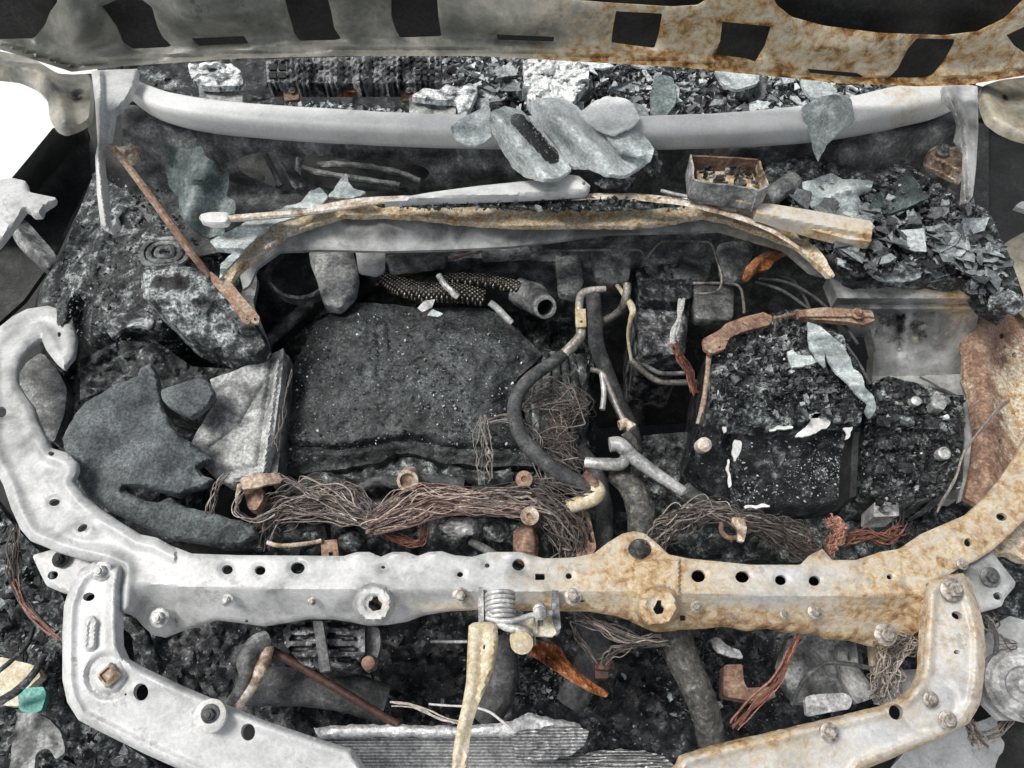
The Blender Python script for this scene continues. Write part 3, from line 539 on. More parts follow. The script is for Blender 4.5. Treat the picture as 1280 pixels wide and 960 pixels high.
for r_, z_ in ((.040, .838), (.027, .842), (.013, .846)):
    pts = [P(207, 316, z_) + np.array([r_ * math.cos(t), r_ * math.sin(t) * .8, .002 * math.sin(3 * t)]) for t in np.linspace(0, 2 * math.pi, 40)]
    V, F = tubeg(pts, .0055, 8, lump=.35, lf=120, cap=False); mk('mount_ring', V, F, M['steelmid'], car, tw, {'tone': np.zeros(len(V)) + .03})
sheet('weld_seam', [(178, 366), (258, 366), (260, 372), (180, 374)], .842, M['steel'], car, tw, step=3, th=.004, amp=.002, tone=-.1)
sheet('white_residue', [(134, 400), (142, 388), (160, 392), (178, 384), (194, 400), (190, 412), (170, 404), (150, 412), (140, 424), (134, 414)], .80, M['ashpile'], car, tw, step=3, th=.012, amp=.006, freq=60, tear=2, tone=.1) if False else None
# --- right inner fender apron
def rz(x, y): return np.interp(y, [330, 372, 385, 470, 640], [.84, .835, .79, .68, .66])
sheet('inner_fender', [(1036, 345), (1060, 300), (1120, 290), (1190, 300), (1225, 360), (1222, 400), (1214, 440), (1210, 480), (1214, 540), (1214, 600), (1196, 625), (1150, 620), (1110, 560), (1090, 480), (1092, 440), (1060, 420), (1050, 380)], rz, M['steel'],
      step=4, smooth=False, th=.03, amp=.004, freq=18, holes=[[(1052, 408), (1088, 410), (1095, 440), (1070, 445), (1056, 432)]],
      relief=lambda x, y: -.01 * np.exp(-(dseg(x, y, [(1125, 390), (1124, 440)]) / 4) ** 2) + .006 * np.exp(-(dseg(x, y, [(1170, 392), (1172, 430)]) / 5) ** 2),
      tone=lambda x, y: -.34 + gs(x, y, 1130, 352, 90, 22, .25) + gs(x, y, 1160, 450, 40, 24, .12) - gs(x, y, 1140, 410, 60, 22, .22) + gs(x, y, 1185, 500, 30, 60, .05) + .15 * np.exp(-(dseg(x, y, [(1135, 385), (1134, 440)]) / 4) ** 2),
      rust=lambda x, y: -.35 + .5 * ss(1150, 1210, x) + gs(x, y, 1200, 385, 30, 30, .5) + gs(x, y, 1150, 352, 90, 20, 1.0) + gs(x, y, 1144, 424, 5, 5, 1.3) + gs(x, y, 1110, 452, 26, 6, .6) + gs(x, y, 1170, 350, 80, 20, .12),
      soot=lambda x, y: -.22 + gs(x, y, 1125, 405, 60, 30, .75) - gs(x, y, 1130, 355, 90, 16, .4) - .4 * np.exp(-(dseg(x, y, [(1135, 385), (1134, 440)]) / 4) ** 2), **C)
sheet('wing_rail', [(1200, 392), (1230, 388), (1262, 394), (1300, 380), (1320, 480), (1300, 560), (1268, 600), (1240, 640), (1206, 622), (1216, 580), (1220, 540), (1212, 490), (1204, 470), (1206, 440), (1198, 420)], lambda x, y: .73 + .03 * np.exp(-(dseg(x, y, [(1225, 400), (1232, 480), (1236, 600)]) / 22) ** 2), M['rustmetal'], holes=[circ(1252, 420, 3, 4), circ(1256, 434, 2.4), circ(1268, 444, 3.5, 4), circ(1250, 552, 2.5, 4)],
      step=4, th=.012, amp=.002, freq=10, tone=.10, rust=lambda x, y: -.05 + gs(x, y, 1275, 500, 30, 70, .6) + gs(x, y, 1205, 520, 12, 80, .3),
      soot=lambda x, y: -.5 + gs(x, y, 1220, 560, 30, 60, .2) + .7 * np.exp(-(dseg(x, y, [(1210, 392), (1206, 440), (1218, 480), (1222, 560)]) / 1.8) ** 2) + .6 * np.exp(-(dseg(x, y, [(1250, 400), (1236, 452)]) / 1.8) ** 2), smooth=False, **C)
sheet('inner_fender_edge', [(1150, 470), (1206, 468), (1216, 500), (1220, 560), (1216, 620), (1196, 628), (1204, 600), (1206, 540), (1200, 496)], .715, M['steel'], step=3, th=.006, amp=.002, tone=-.25, tear=1.5, rust=-.1, soot=-.3, smooth=False, **C)
# --- radiator support
bar_o = [(0, 408), (16, 395), (34, 386), (60, 382), (78, 388), (90, 402), (96, 424), (93, 446), (80, 462), (72, 456), (58, 438), (52, 424), (40, 432), (28, 446), (22, 462), (22, 478), (30, 492), (42, 508), (47, 526), (56, 544), (64, 560), (84, 566), (97, 578), (98, 588), (92, 602), (106, 620), (126, 636), (150, 652), (176, 668), (196, 672), (214, 682), (240, 692),
 (300, 694), (430, 695), (446, 690), (462, 690), (476, 696), (490, 690), (508, 690), (522, 695), (536, 690), (552, 689), (568, 694), (590, 696), (612, 690), (650, 690), (680, 698), (715, 697), (742, 692), (760, 678), (778, 667), (792, 664), (806, 667), (820, 678), (836, 693), (860, 698), (940, 706), (1000, 706), (1012, 694), (1028, 686), (1040, 700), (1070, 700), (1100, 690), (1124, 686), (1150, 668), (1180, 655), (1206, 644), (1230, 622), (1250, 598), (1268, 572), (1284, 540), (1320, 500), (1340, 560), (1310, 620), (1280, 650), (1262, 668), (1240, 688), (1222, 700), (1196, 712), (1180, 722), (1158, 730), (1154, 760), (1154, 785), (1144, 792), (1128, 806), (1108, 812), (1084, 806), (1064, 800), (1034, 798), (1020, 792), (985, 790), (960, 785), (935, 788), (905, 782), (880, 785), (862, 786),
 (850, 786), (840, 788), (820, 789), (806, 784), (786, 774), (765, 768), (735, 763), (700, 763), (600, 761), (560, 763), (530, 768), (508, 776), (484, 780), (460, 781), (440, 777), (415, 773), (385, 773), (360, 777), (330, 782), (300, 778), (270, 774), (246, 782), (226, 788), (205, 796), (190, 793), (178, 782), (168, 770), (152, 764), (148, 730), (150, 712), (130, 704), (100, 698), (72, 690), (54, 682), (38, 676), (26, 662), (14, 636), (4, 606), (-16, 570), (-20, 430)]
bh = [circ(284, 712, 7, 6), circ(325, 713, 7, 6), circ(372, 710, 9, 7.5), circ(479, 709, 3, 2), circ(575, 718, 4.2, 3.6), circ(609, 707, 3.4, 3), circ(648, 706, 8, 7.4), circ(711, 720, 4.2, 4), circ(873, 720, 9, 8), circ(928, 721, 9, 7.5), circ(976, 725, 7.5, 6.5), circ(1018, 726, 7.5, 6.5), circ(1112, 721, 4, 3.4), circ(800, 686, 15, 13), circ(1210, 678, 5, 5.5),
   [(669, 717), (681, 717), (681, 725), (669, 725)], circ(68, 628, 7, 4.6, a=-10), circ(103, 660, 7, 4, a=-35), circ(2, 515, 6, 7), circ(64, 567, 4, 3), circ(78, 406, 2.2, 4), circ(74, 418, 2.4, 3.6), circ(1252, 646, 7, 5, a=10), circ(728, 751, 4, 1.6), [(466, 746), (472, 744), (473, 750), (478, 754), (476, 762), (466, 764), (460, 758), (461, 751), (465, 750)],
   [(822, 750), (827, 750), (827, 756), (831, 760), (828, 767), (820, 768), (816, 761), (819, 757)], circ(728 + 150, 784, 2, 1) if False else circ(308, 776, 2.6, 2), [(850, 768), (857, 768), (857, 776), (850, 776)]]
crease = [(60, 440), (-5, 500), (30, 590), (60, 640), (120, 680), (170, 722), (240, 735), (430, 736), (640, 736), (860, 740), (1000, 745), (1080, 745), (1150, 705), (1230, 660), (1290, 590)]
def below(x, y): # metres of drop for the front face
    yc = np.interp(x, [160, 240, 430, 860, 1000, 1150, 1160], [728, 734, 737, 741, 746, 742, 760]); w = ss(150, 190, x) * (1 - ss(1130, 1175, x))
    return np.clip(y - yc, 0, 60) * w
def barrel(x, y):
    r = -.0014 * below(x, y)
    e = dseg(x, y, bar_o, True)
    r = r + .006 * np.exp(-(np.abs(e - 11) / 7.) ** 2) * (x < 220) 
    for (cx, cy, q) in ((467, 755, 24), (822, 758, 26)):
        d = np.hypot(x - cx, y - cy); r = r + (.016 + .0014 * np.clip(y - 738, 0, 60)) * (1 - ss(q - 3, q + 2, d)) - .004 * (1 - ss(q - 14, q - 11, d))
    for h in bh[:15] + bh[16:18]:
        c = np.mean(h, 0); q = np.abs(np.array(h)[:, 0] - c[0]).max(); d = np.hypot(x - c[0], (y - c[1]) * 1.15); r = r - .003 * np.exp(-((d - q) / 3.) ** 2)
    r += gs(x, y, 105, 660, 24, 14, .010) * 1 + gs(x, y, 1212, 678, 16, 13, .008)
    r += (.006) * ((x > 792) & (x < 850) & (y > 700)) - .006 * gs(x, y, 1110, 760, 26, 20) - gs(x, y, 200, 770, 24, 20, .012)
    r += -.004 * gs(x, y, 560, 752, 60, 8) + .0016 * ((x > 222) & (x < 1072)) + .003 * np.sin(x * .13) * np.exp(-np.abs(y - 694) / 5.) * (x > 440) * (x < 700)
    return r
def barz(x, y): return .80 + .03 * ss(300, 20, x) * 0 + np.interp(y, [380, 560, 700], [-.05, 0, 0]) * (x < 200) 
bar_bot = [(1158, 760), (1144, 792), (1108, 812), (1064, 800), (1020, 792), (960, 785), (905, 782), (862, 786), (820, 789), (786, 774), (735, 763), (600, 761), (530, 768), (484, 780)]
def bar_rust(x, y):
    r = -.30 + 1.0 * ss(360, 840, x) + .15 * ss(900, 1250, x)
    r += gs(x, y, 470, 756, 16, 12, .8) + gs(x, y, 540, 758, 70, 10, .42) + gs(x, y, 800, 700, 46, 26, .45) + gs(x, y, 820, 755, 34, 34, .35) + gs(x, y, 700, 758, 60, 8, .3) + gs(x, y, 900, 770, 60, 10, .6) + gs(x, y, 1120, 760, 50, 18, .6) + gs(x, y, 235, 742, 9, 5, .6) + gs(x, y, 740, 725, 60, 20, .2)
    r += .75 * ss(430, 800, x) * np.exp(-(dseg(x, y, bar_bot) / 9.) ** 2) - .08
    r -= gs(x, y, 990, 720, 70, 18, .42) + gs(x, y, 960, 748, 80, 10, .35) + gs(x, y, 640, 712, 60, 12, .15)
    return r
sup = sheet('radiator_support', bar_o, barz, M['steel'], holes=bh, step=3.2, smooth=False, relief=barrel, roll=2.6, drop=.003, th=.006, amp=.0018, freq=12,
      tone=lambda x, y: -.08 + .16 * gs(x, y, 340, 710, 120, 20) + gs(x, y, 130, 680, 60, 40, .03) - gs(x, y, 250, 745, 120, 10, .06) + gs(x, y, 960, 715, 90, 14, .1), rust=bar_rust,
      soot=lambda x, y: -.60 + gs(x, y, 200, 772, 26, 14, 1.0) + .45 * np.exp(-(dseg(x, y, [(222, 694), (224, 712), (220, 740)]) / 2.) ** 2) + .5 * np.exp(-(dseg(x, y, [(1074, 702), (1072, 748)]) / 2.) ** 2) + .45 * np.exp(-(dseg(x, y, [(450, 744), (452, 776)]) / 2.) ** 2) + .4 * np.exp(-(dseg(x, y, [(792, 700), (792, 742)]) / 2.) ** 2) + gs(x, y, 112, 676, 24, 6, .9) + gs(x, y, 690, 750, 70, 8, .35) + gs(x, y, 1140, 660, 50, 16, .15) + gs(x, y, 1150, 668, 50, 20, .2), **C)
for (x, y, z, r) in ((284, 750, .795, .009), (128, 714, .815, .014), (576, 744, .797, .012), (716, 746, .797, .012), (1018, 765, .785, .010), (1106, 793, .765, .016), (390, 752, .79, .006), (870, 758, .79, .008), (980, 768, .782, .006), (1203, 705, .806, .008), (200, 772, .76, .014)):
    bolt(x, y, z, r, M['boltm'] if x > 300 else M['alu'], car, sup)
# grey patch plate and mount plates on the support
pl_ = sheet('mount_plate', [(40, 694), (62, 688), (80, 680), (118, 700), (112, 720), (92, 744), (76, 740), (58, 732), (50, 716)], .775, M['steel'], car, sup, holes=[circ(66, 719, 7, 5.5, a=-20)], step=4, roll=4, drop=.005, th=.006, soot=lambda x, y: -.6 + gs(x, y, 75, 698, 10, 8, .8), smooth=False, corner=.2)
bolt(76, 699, .782, .012, M['dark'], car, pl_)
p2 = sheet('mount_plate', [(1196, 700), (1212, 690), (1232, 686), (1240, 690), (1270, 728), (1268, 734), (1256, 748), (1252, 758), (1224, 766), (1212, 745)], .785, M['steel'], car, sup, holes=[circ(1247, 745, 6, 5, a=20)], step=4, roll=4, drop=.005, th=.006, tone=-.25, smooth=False, corner=.2, rust=-.1)
bolt(1237, 721, .792, .014, M['steelmid'], car, p2)
# --- lower front rails
lo = [(118, 702), (134, 704), (152, 707), (154, 716), (151, 735), (150, 770), (151, 806), (158, 822), (175, 832), (230, 858), (330, 900), (400, 924), (440, 936), (458, 962), (470, 1010), (330, 1010), (225, 962), (180, 942), (120, 912), (98, 900), (84, 878), (78, 850), (78, 790), (80, 756), (88, 732), (100, 712)]
lr = sheet('front_rail', lo, lambda x, y: np.interp(y, [700, 860, 1000], [.815, .80, .76]), M['steel'], root=car, holes=[circ(111, 746, 7.5, 5.5, a=-12), circ(176, 865, 9.5, 11), circ(310, 915, 9, 11), circ(157, 868, 1.6), circ(137, 844, 3, 2.4)], step=3, smooth=False, th=.01, roll=6, drop=.012, amp=.0012, freq=18,
      relief=lambda x, y: .005 * np.exp(-((dseg(x, y, lo, True) - 10) / 5.) ** 2) + .008 * (1 - ss(5, 9, dseg(x, y, [(114, 778), (112, 806)]))) - .003 * (1 - ss(2, 4, dseg(x, y, [(114, 778), (112, 806)]))) - .008 * np.exp(-((np.abs(np.hypot(x - 135, y - 845)) - 24) / 4.) ** 2) * (x > 105),
      tone=lambda x, y: .06 + gs(x, y, 380, 930, 60, 30, .08), rust=lambda x, y: -.7 + gs(x, y, 137, 844, 8, 6, .8) + gs(x, y, 380, 935, 50, 26, .6), soot=lambda x, y: -.85 + gs(x, y, 303, 946, 8, 6, .7) + gs(x, y, 150, 724, 12, 6, .2))
V, F = lathe([(.021, -.004), (.021, .003), (.017, .006)], P(263, 895, .806), 24, (0, -.1, 1)); f = mk('flange_washer', V, F, M['white'], car, lr)
bolt(263, 892, .812, .012, M['steelmid'], car, lr)
V, F = lathe([(.016, -.002), (.016, .004), (.010, .008), (.010, .004)], P(137, 844, .806), 4, (0, -.1, 1)); mk('nut_plate', V, F, M['tan'], car, lr)
ro = [(1156, 738), (1162, 726), (1180, 719), (1204, 716), (1214, 730), (1224, 760), (1230, 784), (1232, 810), (1230, 850), (1224, 882), (1212, 904), (1180, 922), (1130, 942), (1080, 962), (1040, 1010), (780, 1010), (845, 955), (850, 944), (880, 934), (940, 920), (1000, 906), (1060, 892), (1100, 882), (1128, 870), (1142, 856), (1150, 838), (1152, 800)]
rr_ = sheet('front_rail', ro, lambda x, y: np.interp(y, [700, 860, 1000], [.812, .80, .76]), M['steel'], root=car, holes=[circ(1120, 890, 9, 10, a=-20), circ(1196, 769, 7, 5, a=20), circ(1196, 815, 4, 3), circ(1030, 912, 6, 7)], step=3, smooth=False, th=.01, roll=6, drop=.012, amp=.0022, freq=20, tear=.8,
      relief=lambda x, y: .006 * np.exp(-((dseg(x, y, ro, True) - 11) / 5.) ** 2) - .006 * np.exp(-((np.hypot(x - 1160, y - 880) - 34) / 5.) ** 2),
      tone=.02, rust=lambda x, y: .38 + .4 * np.exp(-(dseg(x, y, ro, True) / 12.) ** 2) + gs(x, y, 950, 930, 90, 14, .25) - gs(x, y, 1100, 920, 70, 16, .35) - gs(x, y, 1190, 870, 26, 24, .4), soot=lambda x, y: -.7 + gs(x, y, 900, 945, 60, 14, .3))
for (x, y, z, r) in ((1189, 737, .82, .016), (1163, 874, .808, .010), (1184, 900, .808, .012), (1036, 915, .80, .012)): bolt(x, y, z, r, M['boltm'], car, rr_)
# --- hood latch on the support
la = thing('hood_latch', 'small sprung hood latch with a long cream release lever', 'hood latch', P(640, 760, .76))
bk = sheet('latch_bracket', [(600, 738), (604, 738), (604, 766), (640, 768), (690, 768), (690, 738), (698, 738), (700, 782), (694, 792), (670, 792), (640, 784), (612, 786), (601, 780)], .795, M['alu'], la, step=3, th=.006, roll=2, drop=.002, smooth=False, tone=-.08)
sheet('latch_bracket', [(598, 734), (604, 734), (605, 782), (598, 782)], .812, M['steelmid'], la, step=3, th=.03, smooth=False, tone=.2)
sheet('latch_bracket', [(690, 738), (698, 738), (701, 785), (696, 790), (690, 770)], .81, M['steelmid'], la, step=3, th=.03, smooth=False, tone=.2)
sheet('latch_bracket', [(668, 770), (692, 768), (700, 778), (698, 790), (690, 796), (664, 794), (656, 784)], .80, M['cream'], la, holes=[[(672, 775), (679, 775), (679, 783), (672, 783)]], step=3, th=.006, smooth=False, tone=.1)
a0, a1 = P(609, 750, .83), P(641, 750, .83)
c0 = P(625, 742, .815); ax = P(626, 774, .812) - c0
hp_ = []
for t in np.linspace(0, 5.4, 140):
    q = t / 5.4; r_ = .0185; th_ = 2 * math.pi * t
    hp_.append(c0 + ax * q + np.array([r_ * math.cos(th_), 0, r_ * math.sin(th_)]))
V, F = tubeg(hp_, .0031, 8); mk('coil_spring', V, F, M['alu'], la, None, {'tone': np.zeros(len(V)) + .04})
tube('spring_arm', [(608, 772, .825), (625, 776, .83), (645, 775, .832), (668, 768, .832), (690, 766, .83)], .0038, M['alu'], la)
tube('spring_arm', [(612, 765, .82), (630, 782, .825), (650, 788, .825), (664, 796, .82)], .006, M['alu'], la)
for (x, y, z, r) in ((674, 762, .825, .009), (652, 798, .81, .016)):
    V, F = lathe([(r, -.01), (r, .006), (r * .75, .007), (r * .75, .013), (r * .95, .014), (r * .95, .02), (r * .6, .022)], P(x, y, z), 20, (0, -.5, .9)); mk('pivot_pin', V, F, M['cream'] if r > .01 else M['alu'], la)
tube('pin_stem', [(690, 768, .82), (680, 790, .81), (681, 806, .80)], .0014, M['alu'], la, n=3) if False else tube('pin_stem', [(668, 770, .815), (668, 790, .81), (669, 806, .80)], .0014, M['alu'], la, n=3)
lev = [(586, 782), (592, 778), (612, 777), (621, 781), (623, 796), (621, 815), (617, 835), (608, 858), (598, 880), (590, 905), (586, 935), (583, 1000), (562, 1000), (566, 940), (571, 910), (578, 880), (583, 850), (584, 815)]
sheet('release_lever', lev, lambda x, y: np.interp(y, [770, 850, 960], [.832, .85, .88]), M['cream'], la, holes=[[(604, 806), (607, 806), (606, 812), (604, 812)]], step=4, th=.006, roll=4, drop=.006, smooth=False, rust=lambda x, y: -.45 + gs(x, y, 580, 950, 20, 40, .5), relief=lambda x, y: -.006 * np.exp(-(dseg(x, y, [(603, 790), (600, 850), (575, 960)]) / 4) ** 2))
# ============================================================ heaps and debris nobody could count
def heap(name, label, outline, z, m='char', amp=.02, freq=40, step=4, th=.03, **k):
    o = sheet(name, outline, z, M[m], step=step, amp=amp, freq=freq, oct_=5, th=th, **k); return tag(o, label, kind='stuff')
def litter(name, label, region, n, z, size, tones, mat_='ash', **k):
    return tag(scatter(name, region, n, z, size, M[mat_], tones, **k), label, kind='stuff')
DARKT = [(0., .45), (.1, .3), (.28, .15), (.45, .08), (.6, .02)]
MIDT = [(0., .2), (.15, .25), (.35, .3), (.5, .17), (.68, .08)]
PALET = [(.05, .12), (.35, .15), (.55, .25), (.7, .28), (.85, .15), (1., .05)]
# --- inside the cabin, behind the crossmember
heap('dashboard_ash', 'grey and white ash heaped where the dashboard burnt behind the crossmember', [(540, 50), (1110, 60), (1230, 90), (1180, 130), (1000, 150), (840, 165), (560, 160), (520, 120)], lambda x, y: .90 + 0 * x, 'ashpile', amp=.028, freq=22,
     tone=lambda x, y: -.1 + gs(x, y, 690, 100, 40, 36, .3) + gs(x, y, 900, 115, 80, 20, .08) - gs(x, y, 760, 90, 26, 20, .1) - gs(x, y, 600, 100, 30, 30, .05), smooth=False)
heap('dashboard_soot', 'black soot filling the cabin behind the left of the crossmember', [(110, 40), (560, 40), (560, 165), (330, 160), (180, 130), (130, 120)], lambda x, y: .80 + 0 * x, 'char', amp=.02, freq=24, tone=lambda x, y: -.12 + gs(x, y, 205, 105, 30, 20, .25), smooth=False)
litter('dashboard_flakes', 'pale glass flakes lying over the dashboard ash', [(560, 60), (1180, 70), (1190, 112), (1000, 140), (840, 152), (570, 146)], 2600, .925, (.003, .020), [(.1, .12), (.4, .15), (.6, .28), (.75, .28), (.95, .17)], lift=.02, tilt=.7, s=1)
litter('dashboard_sheets', 'thin pale sheets of glass and ash over the dashboard remains', [(570, 70), (1180, 80), (1190, 112), (1000, 136), (840, 146), (580, 140)], 110, .95, (.014, .04), [(.5, .2), (.66, .4), (.85, .4)], lift=.012, tilt=.4, s=62, thick=.04, ell=.4)
litter('dashboard_crumbs', 'dark crumbs lying over the dashboard ash', [(540, 60), (1180, 70), (1190, 112), (1000, 140), (840, 152), (570, 146)], 500, .93, (.003, .012), DARKT, lift=.02, tilt=.7, s=2, thick=.5)
litter('crossmember_ash', 'white ash crumbs along the back edge of the crossmember', [(320, 126), (440, 130), (520, 142), (440, 146), (330, 138)], 160, .955, (.003, .016), [(.6, .4), (.85, .4), (.1, .2)], lift=.012, tilt=.6, s=4, thick=.4)
# vent unit
vu = thing('heater_box', 'ribbed black heater box with rusty clips behind the crossmember', 'heater box', P(445, 100, .95))
box('casing', [(332, 74), (552, 68), (550, 104), (334, 104)], .965, .03, M['blackgloss'], vu, amp=.006, freq=60, step=4, relief=lambda x, y: .016 * (np.sin(x * .17) > .1) * (x > 352) * (x < 515) + .004 * np.sin(x * .9), tone=.28)
for x0, y0 in ((336, 80), (336, 90), (348, 80), (348, 90)): 
    sheet('vent_slat', [(x0, y0), (x0 + 9, y0), (x0 + 9, y0 + 7), (x0, y0 + 7)], .985, M['dark'], vu, step=2, th=.004, smooth=False)
for k, (x0, y0) in enumerate([(522 + 9 * (i % 3), 74 + 8 * (i // 3)) for i in range(12)]): 
    sheet('vent_slat', circ(x0, y0, 3.2, 2.6, 8), .988, M['dark'], vu, step=2, th=.004)
for x0 in (354, 500):
    c = sheet('rusty_clip', [(x0, 103), (x0 + 19, 103), (x0 + 20, 124), (x0 + 1, 126)], .95, M['rustmetal'], vu, step=3, th=.006, smooth=False, corner=.2)
    bolt(x0 + 11, 113, .956, .006, M['steelmid'], vu, c)
sheet('rusty_bar', [(418, 104), (450, 103), (458, 108), (452, 115), (420, 115)], .95, M['copper'], vu, step=3, th=.01, tone=.0)
g1 = thing('grey_block', 'grey ash crusted block behind the left of the crossmember', 'block', P(275, 110, .93))
box('block_body', [(248, 104), (303, 104), (303, 134), (250, 130)], .955, .05, M['steelmid'], g1, step=4, tone=.12, amp=.003, soot=-1)
sheet('crust', [(245, 98), (262, 92), (285, 91), (303, 94), (304, 106), (280, 108), (250, 107)], .975, M['ashpile'], g1, step=3, th=.012, amp=.006, freq=60, tear=1.5, tone=.15)
g2 = thing('grey_block', 'grey block with a torn white ash top beside the folded glass', 'block', P(550, 130, .93))
box('block_body', [(511, 122), (571, 122), (569, 150), (512, 148)], .955, .05, M['steelmid'], g2, step=4, tone=.18, amp=.003, soot=-1)
sheet('crust', [(511, 120), (530, 110), (548, 113), (556, 106), (574, 108), (588, 104), (597, 112), (590, 130), (580, 146), (572, 140), (570, 124), (540, 124)], .975, M['ashpile'], g2, step=3, th=.012, amp=.01, freq=50, tear=2, tone=.22)
o = sheet('ash_slab', [(655, 74), (690, 72), (722, 78), (740, 86), (732, 104), (720, 118), (712, 138), (690, 134), (664, 128), (652, 108)], .985, M['ashpile'], step=2.5, th=.02, amp=.03, freq=46, oct_=6, tear=5, tone=.40); tag(o, 'crumbled white ash slab standing above the folded glass sheets', 'ash slab')
o = sheet('ash_slab', [(232, 80), (262, 76), (296, 82), (300, 92), (262, 96), (240, 100)], .97, M['ashpile'], step=2.5, th=.015, amp=.02, freq=50, tear=4, tone=.25); tag(o, 'small pale ash slab above the grey block at left', 'ash slab')
o = sheet('glass_shard', [(820, 92), (842, 96), (846, 128), (832, 146), (814, 144), (812, 118)], .975, M['glassdark'], step=3, th=.006, amp=.004, tear=1, tone=.2); tag(o, 'grey upright glass shard poking out of the dashboard ash', 'glass shard')
o = sheet('glass_shard', [(892, 86), (950, 88), (948, 104), (920, 113), (902, 104)], .985, M['glass'], step=3, th=.006, amp=.006, tear=1, tone=-.1); tag(o, 'pale blue glass shard tucked under the rusty hood edge', 'glass shard')
o = sheet('glass_shard', [(1000, 96), (1030, 100), (1048, 112), (1040, 124), (1014, 122), (1004, 110)], .975, M['glass'], step=3, th=.006, amp=.006, tear=1, tone=-.1); tag(o, 'pale glass shard just above the draped glass at right', 'glass shard')
# ============================================================ sheets of melted windshield glass
def gl(label, out, z, m='glass', **k):
    k.setdefault('step', 4); k.setdefault('th', .004); k.setdefault('amp', .006); k.setdefault('freq', 14); k.setdefault('tear', 2.); k.setdefault('smooth', False); k.setdefault('corner', .12); k.setdefault('soot', lambda x, y: -.62 + 0 * x)
    return tag(sheet('glass_sheet', out, z, M[m], **k), label, 'glass sheet')
gl('white folded glass sheet sagging behind the crossmember', [(726, 138), (744, 126), (760, 119), (780, 122), (792, 130), (800, 148), (790, 158), (766, 168), (745, 160), (730, 152)], 1.0, 'glasswhite')
gl('green stained glass scrap lying on the crossmember beside the pale sheet', [(756, 168), (775, 160), (796, 162), (812, 176), (818, 188), (800, 196), (776, 190)], .99, tone=-.05)
gl('pale blue melted glass sheet draped over the middle of the crossmember', [(658, 128), (676, 122), (700, 122), (722, 132), (736, 148), (750, 165), (776, 182), (800, 190), (817, 186), (814, 198), (800, 210), (780, 220), (760, 218), (735, 208), (716, 208), (702, 190), (688, 168), (668, 148)],
   lambda x, y: 1.01 - .0006 * np.clip(y - 150, 0, 99), soot=lambda x, y: -.75 + .9 * np.exp(-(dseg(x, y, [(690, 176), (716, 208), (760, 216), (800, 208)]) / 4) ** 2), relief=lambda x, y: .016 * np.sin((x - y * .9) * .08) + .008 * np.exp(-(dseg(x, y, [(680, 130), (735, 180), (790, 205)]) / 10) ** 2), tone=lambda x, y: .1 + gs(x, y, 690, 135, 40, 20, .15), th=.007)
gl('twisted grey glass strip with a dark stripe folded across the crossmember', [(613, 140), (630, 133), (650, 136), (662, 146), (676, 162), (694, 182), (708, 200), (714, 212), (700, 222), (680, 224), (658, 218), (640, 206), (630, 188), (616, 164), (611, 150)],
   lambda x, y: 1.02 - .0006 * np.clip(y - 150, 0, 99), relief=lambda x, y: .016 * np.sin((x - y * .8) * .09), tone=-.04, soot=lambda x, y: -.8 + 1.7 * (1 - ss(8, 13, dseg(x, y, [(648, 150), (668, 172), (690, 196)]))), th=.007)
gl('small rounded grey glass flap hanging left of the twisted strip', [(563, 158), (580, 146), (598, 137), (612, 134), (616, 150), (614, 170), (604, 181), (586, 182), (568, 172)], 1.0, tone=-.02)
gl('pointed blue grey glass sheet hanging over the right of the crossmember', [(1001, 134), (1018, 124), (1038, 117), (1060, 118), (1066, 132), (1068, 150), (1056, 160), (1040, 172), (1030, 186), (1023, 199), (1018, 186), (1014, 168), (1008, 150)],
   lambda x, y: 1.01 - .0012 * np.clip(y - 140, 0, 99), relief=lambda x, y: .01 * np.sin(x * .11), tone=-.1, th=.006)
gl('dark green tattered glass sheet standing against the wall at left', [(202, 181), (220, 184), (240, 186), (252, 182), (256, 194), (268, 202), (275, 222), (286, 212), (287, 232), (282, 244), (295, 252), (294, 266), (278, 272), (280, 292), (262, 297), (244, 290), (226, 270), (222, 246), (210, 230), (206, 208), (213, 198)],
   lambda x, y: np.interp(y, [180, 295], [.95, .88]), 'glassdark', relief=lambda x, y: .012 * np.sin(x * .08 + y * .03) + .01 * np.exp(-(dseg(x, y, [(206, 200), (235, 225), (258, 222)]) / 5) ** 2), tone=.12, smooth=False)
gl('long pale glass strip lying along the left of the cowl lip', [(262, 300), (284, 290), (310, 276), (345, 262), (376, 252), (386, 240), (400, 234), (410, 246), (396, 262), (370, 270), (340, 282), (316, 300), (300, 318), (284, 336), (274, 350), (276, 330), (290, 316), (272, 312)],
   .91, relief=lambda x, y: .008 * np.sin(y * .25), tone=-.03)
gl('small pale glass scrap sticking up beside the wall opening', [(420, 232), (432, 216), (440, 236), (458, 240), (440, 248), (410, 246)], .92, tone=-.08)
gl('creased blue grey glass sheet lying right of the rusty tray', [(1002, 228), (1022, 222), (1040, 216), (1054, 224), (1092, 224), (1090, 238), (1072, 244), (1080, 258), (1085, 278), (1066, 272), (1040, 262), (1018, 262), (1008, 248)], .925,
   relief=lambda x, y: .014 * np.exp(-(dseg(x, y, [(1010, 262), (1045, 240), (1090, 232)]) / 7) ** 2) + .01 * np.sin(x * .12), tone=-.16)
gl('dark folded flap lying behind the flakes at right', [(1084, 262), (1096, 242), (1112, 232), (1132, 218), (1146, 228), (1154, 240), (1164, 246), (1158, 250), (1140, 256), (1118, 266), (1100, 268)], .925, 'glassdark', tone=-.22, relief=lambda x, y: .01 * np.sin(x * .1))
gl('grey blue flap lying on the pale right apron top', [(1128, 326), (1140, 318), (1160, 314), (1180, 310), (1192, 326), (1190, 342), (1172, 348), (1160, 336), (1144, 346), (1130, 340)], .88, tone=-.12)
